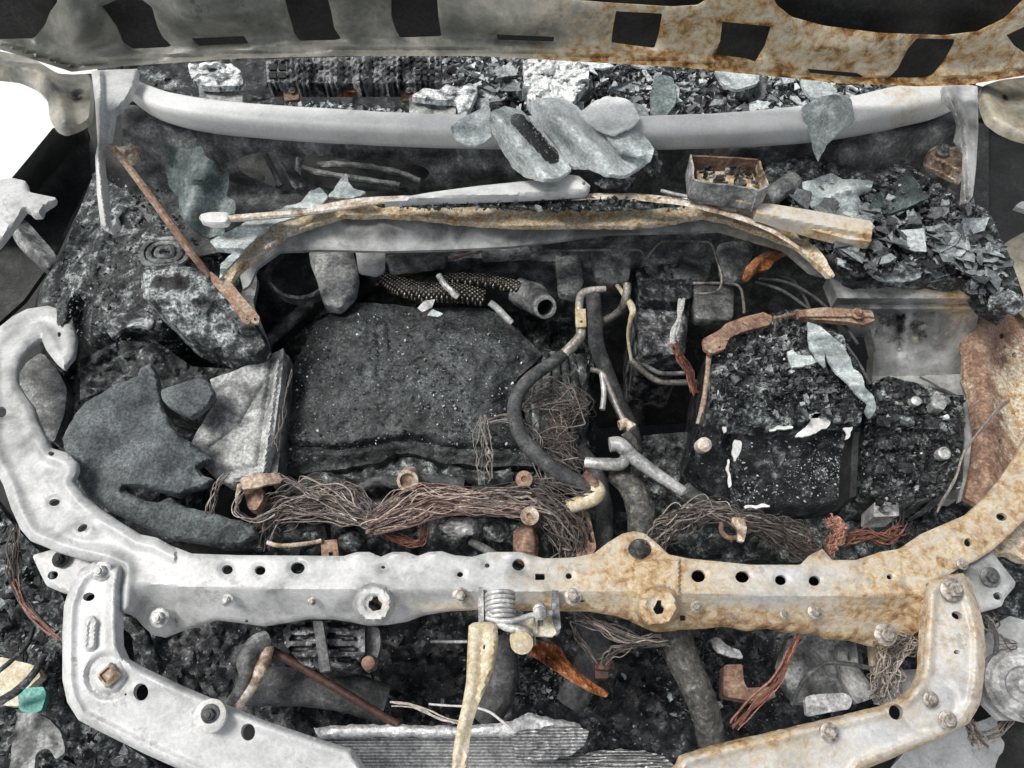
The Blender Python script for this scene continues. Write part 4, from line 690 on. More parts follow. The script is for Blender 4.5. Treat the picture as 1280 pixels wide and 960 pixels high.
gl('sharp pale glass flap at the edge of the right apron', [(1090, 344), (1108, 340), (1130, 324), (1142, 330), (1152, 346), (1130, 352), (1105, 352)], .875, tone=-.12)
# ============================================================ rods, wiper parts, tray
t = thing('stay_rod', 'thin rusty rod leaning from the left cowl bracket down to the bay edge', 'rod', P(230, 300, .9))
V, F = tubeg(pth([(138, 182, 1.0), (165, 214, .98), (195, 255, .95), (222, 292, .93), (246, 325, .90), (262, 345, .88)], 4), [.005, .006, .0065, .006, .005], 8, lump=.2); mk('rod', V, F, M['rustmetal'], t, None, {'tone': np.linspace(.32, .02, len(V))})
sheet('end_prong', [(262, 338), (272, 346), (292, 366), (314, 398), (311, 406), (303, 402), (284, 374), (264, 352)], .885, M['rustmetal'], t, holes=[circ(309, 400, 1.6, 2.8, a=-30)], step=3, th=.004, tone=.12)
sheet('end_prong', [(276, 344), (288, 352), (304, 372), (325, 396), (323, 405), (316, 404), (298, 382), (280, 358)], .895, M['rustmetal'], t, holes=[circ(319, 399, 1.6, 2.8, a=-30)], step=3, th=.004, tone=.2)
w1 = thing('wiper_arm', 'pale wiper arm lying across the middle of the cowl', 'wiper arm', P(620, 240, .93))
sheet('arm', [(480, 252), (500, 247), (540, 240), (600, 232), (660, 226), (700, 222), (712, 218), (724, 220), (738, 232), (734, 240), (700, 243), (640, 246), (580, 248), (530, 250)], .945, M['smooth'], w1, holes=[circ(730, 229, 2.5)], step=4, th=.012, smooth=False, roll=4, drop=.006, tone=lambda x, y: .02 + .2 * (y < 236 - (x - 600) * .09), soot=lambda x, y: -.8 + gs(x, y, 600, 241, 50, 3, .3))
V, F = tubeg(pth([(250, 273, .935), (290, 273, .935), (330, 270, .935), (380, 266, .935), (440, 258, .935), (500, 249, .935)], 5), [.004, .006, .006, .004, .003], 8); mk('blade_rail', V, F, M['tan'], w1, None, {'tone': np.zeros(len(V)) + .05})
sheet('blade_tip', [(250, 268), (262, 265), (284, 265), (288, 272), (284, 280), (264, 281), (251, 277)], .942, M['white'], w1, step=3, th=.008, roll=3, drop=.004)
w2 = thing('wiper_arm', 'cream wiper arm with a square cut end right of the rusty tray', 'wiper arm', P(1020, 275, .93))
sheet('arm', [(945, 255), (960, 254), (1010, 262), (1060, 271), (1088, 276), (1091, 280), (1089, 302), (1060, 299), (1010, 286), (970, 274), (946, 266)], .945, M['smooth'], w2, step=3, th=.018, smooth=False, relief=lambda x, y: -.012 * ss(-2, 8, y - np.interp(x, [945, 1090], [266, 294])) , rust=lambda x, y: .35 + gs(x, y, 1085, 298, 12, 8, .7) + gs(x, y, 1020, 290, 60, 5, .4), tone=.0)
tube('linkage_rod', [(700, 246, .92), (780, 244, .92), (850, 250, .92), (880, 258, .92), (920, 262, .92)], .0035, M['tan'], w2, lump=.2)
tube('linkage_rod', [(826, 238, .93), (850, 244, .93), (880, 248, .93)], .003, M['alu'], w2)
o = sheet('curled_trim', [(450, 254), (520, 250), (620, 246), (700, 248), (790, 252), (850, 250), (870, 254), (790, 260), (700, 260), (600, 256), (520, 257)], .915, M['char'], step=4, th=.006, amp=.008, freq=60, tear=3, tone=.12); tag(o, 'charred strip of trim curled along the middle of the cowl lip', 'trim strip')
for q, lab in (([(384, 262, .915), (440, 252, .925), (520, 248, .925), (620, 250, .92), (700, 246, .92)], 'thin tan trim strip lying along the back of the cowl lip at left'), ([(700, 250, .92), (770, 246, .925), (840, 252, .93), (900, 264, .925), (960, 286, .915), (1010, 318, .90)], 'thin tan trim strip following the right half of the cowl lip')):
    w_ = pth(q, 10); V, F = tubeg(w_, [.003, .006, .007, .006, .003], 10, flat=.35, lump=.3, lf=30); tag(mk('trim_strip', V, F, M['tan'], None, None, {'tone': np.zeros(len(V)) + .08}), lab, 'trim strip')
litter('cowl_crumbs', 'grey crumbs lying on the cowl lip behind the tan edge', [(500, 246), (860, 246), (860, 262), (700, 262), (500, 262)], 260, .925, (.002, .010), MIDT, s=5, thick=.5)
tr = thing('metal_tray', 'small open rusty metal tray of ash sitting on the right end of the cowl lip', 'tray', P(912, 230, .93))
TZ = .985
sheet('tray_floor', [(870, 196), (950, 200), (958, 232), (946, 256), (872, 240)], .955, M['rustmetal'], tr, step=4, th=.003, rust=.5, amp=.006, freq=60, smooth=False)
def wall(nm, p, q, z0, z1, tk, m, tone):
    a0_, b0_, a1_, b1_ = P(*p, z1), P(*q, z1), P(*p, z1), P(*q, z1); a0_ = a0_ - [0, 0, z1 - z0]; b0_ = b0_ - [0, 0, z1 - z0]
    n_ = 14; V = []; 
    for j, tt in enumerate(np.linspace(0, 1, n_)):
        for lo_, hi_ in ((a0_, b0_), (a1_, b1_)):
            c_ = lo_ + (hi_ - lo_) * tt; V.append(c_)
    V = np.array(V); d = np.cross(b0_ - a0_, [0, 0, 1.]); d /= np.linalg.norm(d); V = V + (.003 * fbm(V * 40, 3, 3))[:, None] * d; B = V + d * tk; N_ = len(V); F = []
    for j in range(n_ - 1):
        a = 2 * j; F += [[a, a + 2, a + 3, a + 1], [N_ + a + 1, N_ + a + 3, N_ + a + 2, N_ + a], [a + 1, a + 3, N_ + a + 3, N_ + a + 1], [a, N_ + a, N_ + a + 2, a + 2]]
    F += [[0, 1, N_ + 1, N_], [2 * n_ - 2, 2 * n_ - 2 + N_, 2 * n_ - 1 + N_, 2 * n_ - 1]]
    mk(nm, np.vstack([V, B]), F, M[m], tr, None, {'tone': np.zeros(2 * N_) + tone})
wall('tray_side', (868, 224), (948, 236), .94, .985, .003, 'steelmid', .16)
wall('tray_side', (866, 193), (868, 224), .94, .985, .003, 'steelmid', .2)
wall('tray_side', (866, 193), (950, 199), .94, .985, .003, 'rustmetal', .0)
wall('tray_side', (950, 199), (962, 232), .94, .985, .003, 'tan', -.1)
wall('tray_side', (962, 232), (948, 240), .94, .985, .003, 'steelmid', .16)
litter('tray_ash', 'grey and rusty crumbs lying in the small metal tray', [(874, 200), (944, 204), (950, 232), (900, 228), (876, 220)], 70, .965, (.003, .011), MIDT, s=8, thick=.6)
o = tube('burnt_motor', [(955, 250, .93), (975, 238, .93), (992, 226, .93)], .017, M['steelmid'], lump=.12); tag(o, 'short grey burnt motor can between the tray and the creased glass', 'motor')
o = blob('char_lump', 770, 226, .93, .032, .018, .022, M['char'], amp=.5, freq=2.2, s=4, tone=.15); tag(o, 'charred bracket lump under the drooping end of the pale blue glass', 'char lump')
o = blob('char_lump', 815, 205, .94, .016, .022, .02, M['char'], amp=.5, freq=2.2, s=5, tone=.2); tag(o, 'small charred lump with a bolt beside the pale blue glass corner', 'char lump')
# ============================================================ debris on the right and left aprons
def rdz(x, y): return np.interp(y, [200, 260, 340, 400], [.90, .90, .87, .82])
heap('apron_debris', 'burnt debris slope filling the right corner of the cowl', [(955, 205), (1010, 195), (1080, 215), (1130, 200), (1160, 225), (1200, 245), (1235, 262), (1262, 320), (1280, 370), (1258, 395), (1232, 380), (1210, 350), (1190, 350), (1120, 345), (1070, 352), (1044, 330), (1010, 300), (960, 262)], rdz, 'char', amp=.016, freq=44, tone=.06, smooth=False)
litter('apron_flakes', 'grey and blue flakes heaped on the right corner of the cowl', [(960, 215), (1010, 200), (1080, 225), (1130, 205), (1200, 245), (1235, 262), (1262, 320), (1275, 368), (1255, 385), (1215, 370), (1195, 340), (1120, 338), (1070, 345), (1044, 325), (1000, 285)], 1700, lambda x, y: rdz(x, y) + .012, (.002, .018), [(0., .15), (.15, .2), (.38, .3), (.52, .22), (.68, .13)], lift=.014, tilt=.45, s=9)
litter('apron_sheets', 'thin pale sheets of ash fanned over the right corner debris', [(990, 240), (1060, 262), (1130, 262), (1200, 262), (1240, 300), (1262, 350), (1250, 375), (1200, 330), (1100, 335), (1060, 320)], 60, lambda x, y: rdz(x, y) + .03, (.018, .042), [(.35, .3), (.52, .4), (.66, .3)], lift=.008, tilt=.28, s=61, thick=.03, ell=.35)
litter('apron_shards', 'larger bluish flakes fanned out over the right corner debris', [(1080, 270), (1130, 262), (1200, 262), (1236, 290), (1262, 350), (1255, 385), (1215, 370), (1195, 330), (1100, 330)], 110, lambda x, y: rdz(x, y) + .02, (.008, .028), [(.25, .3), (.42, .3), (.6, .3), (.75, .1)], lift=.012, tilt=.3, s=10, thick=.05)
o = blob('char_lump', 1258, 380, .90, .028, .020, .018, M['char'], amp=.35, freq=2.5, s=9, tone=.2); tag(o, 'knobbly grey lump where the right debris meets the brown rail', 'char lump')
litter('left_apron_crumbs', 'small ash crumbs strewn over the left inner fender', [(118, 215), (205, 232), (260, 300), (300, 345), (280, 345), (180, 335), (178, 380), (200, 400), (250, 450), (200, 470), (100, 520), (60, 540), (52, 440), (75, 320)], 1500, lambda x, y: az_(x, y) + .010, (.0012, .006), [(.0, .35), (.25, .3), (.45, .25), (.7, .1)], s=12, thick=.4, lift=.008)
heap('strut_char', 'charred crust between the strut tower and the felt sheet', [(150, 425), (200, 430), (240, 458), (300, 462), (300, 480), (260, 530), (200, 520), (150, 480), (100, 500), (100, 450)], .735, 'char', amp=.022, freq=40, tone=-.02, smooth=False)
o = sheet('white_crust', [(134, 400), (142, 390), (160, 393), (178, 386), (194, 398), (190, 412), (170, 406), (150, 412), (140, 424), (134, 414)], .83, M['ashpile'], step=3, th=.008, amp=.006, freq=60, tear=2, tone=.02); tag(o, 'small whitish crust beside the strut tower', 'ash crust')
# ============================================================ the engine
en = thing('engine', 'burnt engine under a charred black foam cover with braided pipes behind it', 'engine', P(540, 480, .3))
heap('engine_char', 'charred crust over the engine block around the foam cover', [(330, 600), (345, 540), (350, 440), (420, 370), (500, 350), (640, 380), (700, 380), (742, 420), (745, 600), (760, 680), (560, 700), (330, 690)], lambda x, y: np.interp(y, [350, 400, 700], [.58, .60, .58]), 'char', amp=.045, freq=22, th=.1, smooth=False, tone=lambda x, y: -.04 + gs(x, y, 700, 470, 30, 90, .1))
cov = [(384, 424), (396, 402), (420, 388), (445, 378), (490, 380), (530, 386), (570, 384), (606, 386), (628, 394), (645, 412), (664, 428), (678, 442), (664, 458), (650, 470), (642, 484), (641, 510), (646, 536), (660, 552), (684, 564), (692, 572), (678, 582), (640, 582), (604, 584), (580, 580), (556, 580), (536, 572), (512, 566), (492, 568), (474, 578), (450, 582), (426, 586), (404, 588), (378, 592), (356, 588), (346, 576), (344, 560), (350, 530), (360, 490), (366, 456)]
def crel(x, y):
    e = dseg(x, y, cov, True); r = .022 * ss(0, 30, e) + .006 * ss(30, 60, e)
    r += -.010 * np.exp(-((dseg(x, y, [(350, 556), (420, 562), (470, 556), (510, 548), (560, 560), (640, 562), (690, 566)])) / 4.) ** 2) + .006 * np.exp(-((dseg(x, y, [(350, 548), (420, 552), (510, 538), (640, 552)])) / 7.) ** 2)
    r += -.006 * np.exp(-((dseg(x, y, [(470, 410), (475, 440), (472, 470)])) / 3.) ** 2) - .005 * np.exp(-((dseg(x, y, [(484, 404), (488, 436)])) / 2.) ** 2)
    return r
def cz(x, y): return np.interp(y, [380, 580], [.70, .66])
cv = sheet('engine_cover', cov, cz, M['cover'], en, step=3, smooth=False, relief=crel, th=.05, amp=.008, freq=60, oct_=6, tear=1.5, tone=lambda x, y: gs(x, y, 560, 470, 90, 50, .06) - .12 * (1 - ss(2, 14, dseg(x, y, cov, True))))
litter('cover_crumbs', 'tiny pale grit scattered over the foam engine cover', [(395, 410), (450, 390), (600, 395), (660, 440), (640, 480), (640, 540), (660, 570), (500, 555), (380, 575), (356, 560), (370, 460)], 1600, lambda x, y: cz(x, y) + .03, (.0008, .0045), [(.1, .3), (.4, .3), (.6, .25), (.85, .15)], s=14, thick=.5, lift=.004)
# cylinder head front, below the cover
sheet('cylinder_head', [(350, 592), (400, 594), (440, 588), (474, 584), (500, 570), (530, 574), (560, 586), (640, 590), (690, 590), (700, 620), (640, 640), (500, 632), (420, 640), (356, 620)], .64, M['char'], en, step=4, smooth=False, th=.05, amp=.022, freq=34, tone=lambda x, y: .05 + gs(x, y, 460, 585, 60, 8, .15))
V, F = lathe([(.018, -.03), (.018, .006), (.013, .007), (.013, -.002), (.001, -.002)], P(510, 600, .69), 22, (0, -.55, .8)); mk('oil_filler', V, F, M['tan'], en, None, {'tone': np.zeros(len(V)) - .12})
tube('head_pipe', [(430, 612, .665), (470, 602, .67), (500, 602, .67), (540, 600, .67), (580, 606, .665)], .011, M['hose'], en, lump=.5, lf=70)
for q in (([(360, 612, .66), (400, 600, .67), (440, 606, .67), (470, 590, .67)]), ([(560, 590, .66), (600, 600, .66), (640, 596, .66)]), ([(590, 612, .65), (640, 616, .65), (690, 606, .65)])):
    tube('head_pipe', q, .012, M['char'], en, lump=.6, lf=60)
# right side of the engine: vertical char comb
for k, x0 in enumerate((668, 680, 692, 704, 716, 726)):
    tube('burnt_loom', [(x0, 440 + k, .67), (x0 + 4, 480, .665), (x0 + 3, 540, .655), (x0 + 7, 590, .64)], .010, M['char'], en, lump=.7, lf=50, s=k)
sheet('side_plate', [(664, 446), (700, 440), (736, 450), (740, 500), (738, 560), (732, 600), (700, 602), (672, 560), (656, 520), (652, 480)], .64, M['char'], en, step=4, th=.06, amp=.018, freq=46, smooth=False)
# heat-shield braided pipes and the outlet
fo = tube('braided_pipe', [(480, 350, .72), (505, 360, .725), (540, 366, .73), (575, 366, .73), (604, 372, .72)], [.017, .019, .02, .019, .018], M['foil'], en, lump=.15, seg=16)
fo = tube('braided_pipe', [(548, 350, .74), (580, 348, .745), (615, 352, .75), (640, 358, .75), (650, 362, .75)], [.008, .011, .012, .014, .014], M['foil'], en, lump=.08, seg=16)
for v in ([(548, 344, .77), (556, 356, .765), (566, 366, .76), (572, 372, .755)],): tube('pipe_clip', v, .006, M['alu'], en, lump=.4)
sheet('foil_scrap', [(522, 385), (530, 376), (544, 374), (540, 384), (528, 390)], .765, M['alu'], en, step=2, th=.002, tone=.1, smooth=False)
sheet('foil_scrap', [(534, 394), (540, 386), (554, 392), (548, 396)], .76, M['glass'], en, step=2, th=.002, smooth=False, tone=-.1)
tube('outlet_pipe', [(644, 362, .735), (656, 368, .735), (668, 374, .735), (682, 385, .775)], [.024, .028, .028, .020], M['steelmid'], en, hollow=True, seg=22, lump=.1)
tube('bleed_pipe', [(612, 378, .765), (620, 384, .76), (632, 396, .75), (640, 404, .745)], [.006, .0065, .0055], M['alu'], en, hollow=True)
tube('rear_manifold', [(330, 430, .60), (352, 410, .61), (375, 392, .62), (384, 378, .62)], .014, M['steelmid'], en, lump=.3)
tube('rear_manifold', [(420, 400, .66), (440, 372, .66), (470, 352, .66), (500, 345, .66)], .022, M['dark'], en, lump=.3)
tube('rear_manifold', [(600, 335, .64), (640, 325, .65), (690, 322, .65), (716, 326, .65)], .02, M['dark'], en, lump=.2, s=3)
sheet('rear_flange', circ(588, 332, 14, 14, 16), .66, M['tan'], en, step=3, th=.02, tone=-.15, amp=.004) 
tube('left_pulley', [(352, 352, .60), (366, 372, .58), (372, 396, .56)], .012, M['steelmid'], en, lump=.3)
# ============================================================ intake box panel and insulation
ib = thing('intake_box', 'crumpled grey metal intake box between the felt sheet and the engine cover', 'intake box', P(300, 520, .7))
ibo = [(354, 435), (353, 460), (350, 490), (343, 540), (336, 585), (332, 596), (310, 600), (284, 604), (262, 590), (244, 570), (238, 556), (246, 540), (258, 520), (272, 500), (266, 486), (262, 474), (286, 466), (320, 452)]
sheet('box_panel', ibo, lambda x, y: np.interp(y, [435, 600], [.765, .72]), M['steelmid'], ib, step=3, th=.03, smooth=False, amp=.004, freq=26, tear=.8,
      relief=lambda x, y: .008 * np.exp(-(dseg(x, y, [(348, 450), (336, 540), (330, 590), (290, 598)]) / 3) ** 2) - .005 * np.exp(-(dseg(x, y, [(340, 452), (328, 540), (322, 584), (280, 590)]) / 3) ** 2) + .004 * np.sin((x * .9 + y * .5) * .09) - .004 * np.exp(-(dseg(x, y, [(262, 560), (300, 530), (330, 480)]) / 3) ** 2),
      tone=lambda x, y: .2 + .25 * np.exp(-(dseg(x, y, [(349, 448), (338, 540), (331, 592)]) / 5) ** 2), soot=lambda x, y: -.55 + .6 * np.exp(-(dseg(x, y, [(352, 436), (262, 474), (274, 500), (240, 556)]) / 10) ** 2))
sheet('box_side', [(354, 440), (362, 446), (356, 520), (346, 596), (336, 600), (344, 530)], .715, M['steelmid'], ib, step=4, th=.05, amp=.004, smooth=False, soot=.1)
f1 = sheet('felt_sheet', [(78, 548), (92, 520), (108, 502), (132, 488), (152, 478), (172, 470), (176, 460), (188, 454), (196, 464), (198, 482), (202, 506), (212, 530), (226, 546), (240, 554), (256, 566), (264, 574), (254, 580), (246, 584), (254, 594), (268, 600), (256, 608), (236, 612), (222, 620), (208, 616), (194, 612), (176, 608), (158, 608), (162, 616), (180, 626), (196, 628), (214, 622), (232, 634), (262, 640), (290, 648), (318, 656), (322, 668), (300, 682), (260, 680), (212, 672), (176, 656), (140, 640), (110, 622), (94, 596), (84, 574)],
   lambda x, y: np.interp(y, [455, 620, 680], [.80, .765, .74]), M['felt'], step=3, smooth=False, th=.012, tear=1.6, amp=.006, freq=45, oct_=6, roll=3, drop=.005, relief=lambda x, y: .014 * gs(x, y, 150, 540, 60, 40) - .016 * np.exp(-(dseg(x, y, [(156, 612), (200, 622), (250, 628), (320, 640)]) / 5) ** 2) + .006 * np.sin(x * .05 + y * .04),
   soot=lambda x, y: -.7 + .65 * ss(626, 650, y), tone=.0)
tag(f1, 'large curved grey felt sheet beside the left arm of the support', 'felt sheet')
f2 = sheet('felt_scrap', [(201, 488), (222, 480), (248, 472), (262, 478), (269, 490), (262, 504), (250, 516), (240, 522), (226, 516), (210, 508), (202, 498)], .80, M['felt'], step=3, th=.01, tear=1, amp=.004, freq=60, roll=3, drop=.004, tone=.06); tag(f2, 'small rounded grey felt scrap under the strut tower', 'felt scrap')
o = tube('charred_hose', [(150, 650, .72), (200, 658, .72), (250, 664, .72), (300, 672, .71), (330, 676, .70)], [.016, .02, .021, .018], M['char'], lump=.4, lf=60); tag(o, 'lumpy charred hose lying along the back of the left support arm', 'hose')
o = tube('charred_hose', [(322, 672, .70), (350, 660, .71), (380, 664, .70), (410, 660, .70)], [.02, .024, .02], M['char'], lump=.5, lf=60, s=7); tag(o, 'short fat charred hose under the left end of the burnt loom', 'hose')
# ============================================================ hoses and pipes
hs_ = thing('coolant_hose', 'long black hose curving down over the right side of the foam cover', 'hose', P(660, 520, .72))
tube('rubber_hose', [(706, 442, .775), (688, 455, .785), (664, 472, .79), (648, 492, .79), (643, 515, .79), (650, 542, .79), (664, 562, .785), (684, 580, .78), (708, 596, .77), (730, 606, .76), (742, 610, .755)], [.010, .011, .0115, .012, .012, .013, .013, .013, .012], M['hose'], hs_, lump=.05, seg=16)
V, F = tubeg(pth([(757, 361, .80), (738, 363, .80), (727, 368, .80), (724, 380, .80), (724, 400, .795), (726, 418, .79), (718, 430, .785), (706, 442, .778)], 7), [.0055, .0062, .007, .007, .007, .0085, .0095, .0095], 14); mk('metal_pipe', V, F, M['pipe'], hs_, None, {'tone': np.interp(np.arange(len(V)), [0, len(V)], [.34, .12])})
sheet('pipe_bracket', [(719, 386), (732, 386), (733, 408), (720, 409)], .805, M['cream'], hs_, holes=[circ(727, 402, 2)], step=3, th=.004, smooth=False, tone=-.1)
tube('elbow_pipe', [(742, 606, .76), (747, 614, .76), (742, 622, .76), (728, 628, .755), (710, 634, .75), (698, 637, .745)], [.012, .013, .013, .012, .012, .012], M['cream'], hs_, seg=14, lump=.06)
tube('hose_clamp', [(730, 592, .775), (740, 600, .77), (748, 612, .765)], .008, M['rustmetal'], hs_, lump=.4)
tag(tube('heater_pipe', [(784, 354, .79), (783, 368, .78), (778, 384, .76), (768, 394, .74), (752, 402, .72), (742, 406, .71)], .0072, M['pipe'], hollow=True, seg=14), 'bent open grey pipe end standing behind the white pipe', 'pipe')
tag(tube('radiator_hose', [(741, 368, .74), (744, 400, .73), (746, 430, .72), (756, 460, .70), (772, 500, .66), (790, 540, .62), (796, 575, .58)], .014, M['hose'], lump=.08, seg=14, s=8), 'straight black ribbed hose running down right of the white pipe', 'hose')
tag(tube('branch_pipe', [(738, 462, .75), (752, 466, .75), (760, 480, .75), (770, 505, .74), (780, 526, .735)], .0048, M['pipe'], seg=10), 'thin bare metal pipe forking below the white pipe, longer branch', 'pipe')
tag(tube('branch_pipe', [(752, 466, .75), (755, 490, .745), (753, 512, .74)], .0048, M['alu'], seg=10, hollow=True), 'short straight stub of the forking thin pipe', 'pipe')
tag(tube('pipe_union', [(774, 532, .745), (784, 530, .745), (790, 536, .745)], .009, M['tan'], lump=.4), 'small pale pipe union at the foot of the forking pipe', 'pipe union')
tag(tube('braided_hose', [(782, 540, .74), (792, 556, .73), (790, 575, .71)], .009, M['braid'], lump=.2), 'short braided hose hanging from the small pipe union', 'hose')
al = thing('coolant_pipe', 'dull aluminium pipe with a tee running down right of the black hose', 'pipe', P(800, 590, .74))
tube('main_pipe', [(762, 556, .765), (775, 556, .765), (792, 572, .76), (820, 592, .75), (850, 612, .74), (868, 622, .73)], [.012, .0125, .011, .009, .009], M['alu'], al, seg=16, lump=.05)
tube('branch_stub', [(732, 578, .755), (750, 580, .76), (775, 580, .76), (782, 572, .76)], [.009, .010, .0105, .009], M['alu'], al, seg=14, lump=.05)
tube('hose_tail', [(856, 612, .745), (870, 622, .735), (890, 634, .72), (905, 640, .70)], .012, M['hose'], al, lump=.2)
tag(tube('mesh_hose', [(768, 592, .72), (786, 606, .73), (798, 628, .73), (802, 655, .72), (800, 690, .70), (798, 710, .69)], [.016, .02, .023, .022, .018], M['braid'], lump=.12, seg=18), 'fat braided hose passing down through the ring of the support', 'hose')
tag(tube('flat_hose', [(725, 560, .66), (748, 600, .66), (756, 650, .66), (752, 700, .64)], .014, M['hose'], lump=.3, seg=12), 'dark hose dropping behind the cream elbow', 'hose')
bp = thing('brake_line', 'thin bare metal line looping over the firewall at centre right', 'metal line', P(850, 340, .7))
tube('line', [(672, 313, .79), (720, 313, .79), (790, 312, .79), (802, 315, .79), (807, 323, .79), (815, 314, .79), (824, 304, .79), (836, 301, .79), (880, 302, .79), (890, 307, .785), (896, 325, .775), (902, 345, .765), (900, 360, .76), (890, 366, .76), (868, 367, .76)],   .0022, M['pipe'], bp, seg=8)
tube('line', [(866, 354, .75), (900, 354, .75), (920, 356, .75), (927, 364, .745), (930, 385, .74), (930, 392, .74)], .0026, M['pipe'], bp, seg=8)
tag(tube('ac_pipe', [(788, 450, .66), (802, 462, .65), (818, 474, .64), (836, 478, .64), (870, 478, .64)], .0062, M['pipe'], seg=12), 'bent dark metal pipe at the right foot of the hollow, lower one', 'pipe')
tag(tube('ac_pipe', [(796, 446, .67), (812, 460, .66), (828, 467, .66), (846, 467, .655), (866, 466, .65)], .0045, M['steelmid'], seg=12), 'thinner dark metal pipe just above the bent lower pipe', 'pipe')
tag(tube('snapped_rod', [(768, 352, .72), (790, 384, .78), (788, 400, .775), (785, 420, .74), (789, 450, .70)], [.003, .0065, .004, .003, .003], M['cream'], seg=8), 'thin broken rod with a cream tip beside the dark booster box', 'rod')
tag(tube('cross_rod', [(470, 356, .70), (520, 340, .72), (570, 322, .75), (610, 310, .77)], .003, M['rustmetal'], seg=8), 'thin rusty rod slanting up behind the braided pipes', 'rod')
bb = thing('booster_box', 'square black melted box standing on the firewall beside the pipes', 'box', P(826, 390, .6))
box('box_body', [(797, 358), (858, 356), (862, 380), (856, 446), (800, 446), (795, 400)], .70, .2, M['blackgloss'], bb, step=4, amp=.006, freq=50, tone=.22, roll=5, drop=.01)
sheet('melted_top', [(794, 338), (812, 330), (850, 330), (864, 345), (866, 372), (840, 378), (800, 372)], .73, M['char'], bb, step=4, th=.03, amp=.014, freq=50, tone=.0)
wires('cable_tail', [(852, 376, .74), (850, 392, .745), (844, 412, .74), (842, 430, .73)], 6, .004, M['alu'], bb, r=.0022)
wires('copper_tail', [(842, 430, .735), (850, 448, .72), (862, 468, .70), (868, 490, .68)], 16, .006, M['redwire'], bb, r=.0012, tones=(-.1, .5))
tag(tube('air_hose', [(880, 330, .70), (874, 300, .74), (890, 318, .74)], .012, M['dark']), 'dark stub on the firewall right of the metal line', 'hose stub') if False else None
o = sheet('copper_ribbon', [(998, 306), (975, 305), (958, 314), (944, 322), (932, 334), (928, 348), (936, 350), (944, 340), (962, 336), (968, 326), (980, 318), (1000, 314)], .83, M['copper'], step=3, th=.006, amp=.006, freq=60, relief=lambda x, y: .012 * np.exp(-(dseg(x, y, [(935, 342), (955, 322), (995, 310)]) / 4) ** 2)); tag(o, 'bright orange copper ribbon curling under the right end of the cowl lip', 'copper ribbon')
for k, (lab, q) in enumerate((('thin dark cable from the copper ribbon over the battery, upper one', [(948, 348, .80), (980, 352, .80), (1010, 366, .80), (1040, 390, .80), (1060, 412, .80), (1072, 430, .79)]), ('thin dark cable from the copper ribbon over the battery, lower one', [(944, 352, .79), (975, 362, .79), (1000, 378, .79), (1030, 402, .79), (1064, 440, .79), (1088, 480, .78)]), ('thin dark cable arching beside the red strap', [(968, 345, .78), (990, 350, .78), (1006, 372, .785), (1014, 392, .78)]))):
    tag(tube('cable', q, .0028, M['hose'], lump=.2, seg=8), lab, 'cable')
# ============================================================ battery and fuse box
ba = thing('battery', 'melted black battery held by rusty straps on the right of the bay', 'battery', P(980, 540, .5))
def batz(x, y): return np.interp(y, [395, 518, 532, 640], [.77, .775, .765, .655])
sheet('battery_case', [(888, 430), (920, 416), (1000, 408), (1050, 425), (1078, 470), (1082, 520), (1072, 580), (1064, 628), (1010, 636), (950, 638), (900, 634), (872, 610), (862, 575), (872, 540), (880, 500)], batz, M['blackgloss'], ba, step=4, th=.18, amp=.008, freq=30, roll=6, drop=.012, smooth=False,
      relief=lambda x, y: -.012 * np.exp(-(dseg(x, y, [(905, 520), (915, 630)]) / 4) ** 2) + .006 * np.exp(-(dseg(x, y, [(898, 500), (905, 620)]) / 5) ** 2), tone=lambda x, y: .03 - .1 * (x < 895) + gs(x, y, 985, 570, 60, 26, .1))
sheet('charred_top', [(886, 432), (902, 420), (940, 398), (985, 385), (1020, 392), (1052, 420), (1074, 455), (1082, 495), (1078, 530), (1050, 528), (1030, 520), (1000, 528), (960, 536), (920, 530), (896, 530), (890, 490)], .80, M['char'], ba, step=2.6, th=.03, amp=.028, freq=48, oct_=6, tear=4, tone=lambda x, y: .12 + gs(x, y, 950, 440, 46, 22, .26) + gs(x, y, 1000, 475, 40, 22, .16) + gs(x, y, 955, 485, 16, 10, .25), rust=lambda x, y: -1.1 + gs(x, y, 955, 484, 16, 8, .9))
sheet('label_and_highlight', [(994, 546), (1002, 536), (1012, 530), (1018, 512), (1030, 510), (1040, 520), (1038, 530), (1022, 540), (1008, 545)], .80, M['white'], ba, step=2, th=.003, tear=4, soot=.05)
sheet('label_and_highlight', [(1052, 534), (1066, 532), (1063, 546), (1056, 550), (1060, 540)], .80, M['white'], ba, step=2, th=.003, tear=3)
sheet('label_and_highlight', [(917, 552), (926, 550), (924, 568), (918, 576), (915, 566)], .79, M['white'], ba, step=2, th=.003, tear=3)
sheet('label_and_highlight', [(898, 476), (903, 482), (902, 500), (897, 502)], .80, M['white'], ba, step=2, th=.003, tear=3)  # upright white strips here and below are painted rib-edge highlights
sheet('label_and_highlight', [(911, 508), (917, 508), (916, 528), (911, 528)], .80, M['white'], ba, step=2, th=.003, tear=3)
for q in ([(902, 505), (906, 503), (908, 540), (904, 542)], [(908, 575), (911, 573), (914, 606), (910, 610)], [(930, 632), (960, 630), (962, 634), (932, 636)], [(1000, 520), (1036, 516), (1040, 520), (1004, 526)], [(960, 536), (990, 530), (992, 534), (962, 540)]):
    sheet('edge_highlight', q, .80 if q[0][1] < 545 else .76, M['white'], ba, step=2, th=.003, tear=2.5, soot=.1)  # white strips painted as highlights along the battery's rims and top-front edge
sheet('vent_socket', [(1017, 489), (1034, 488), (1036, 502), (1019, 504)], .825, M['blackgloss'], ba, holes=[[(1020, 492), (1032, 491), (1033, 500), (1021, 501)]], step=2, th=.02, smooth=False, tone=.3)
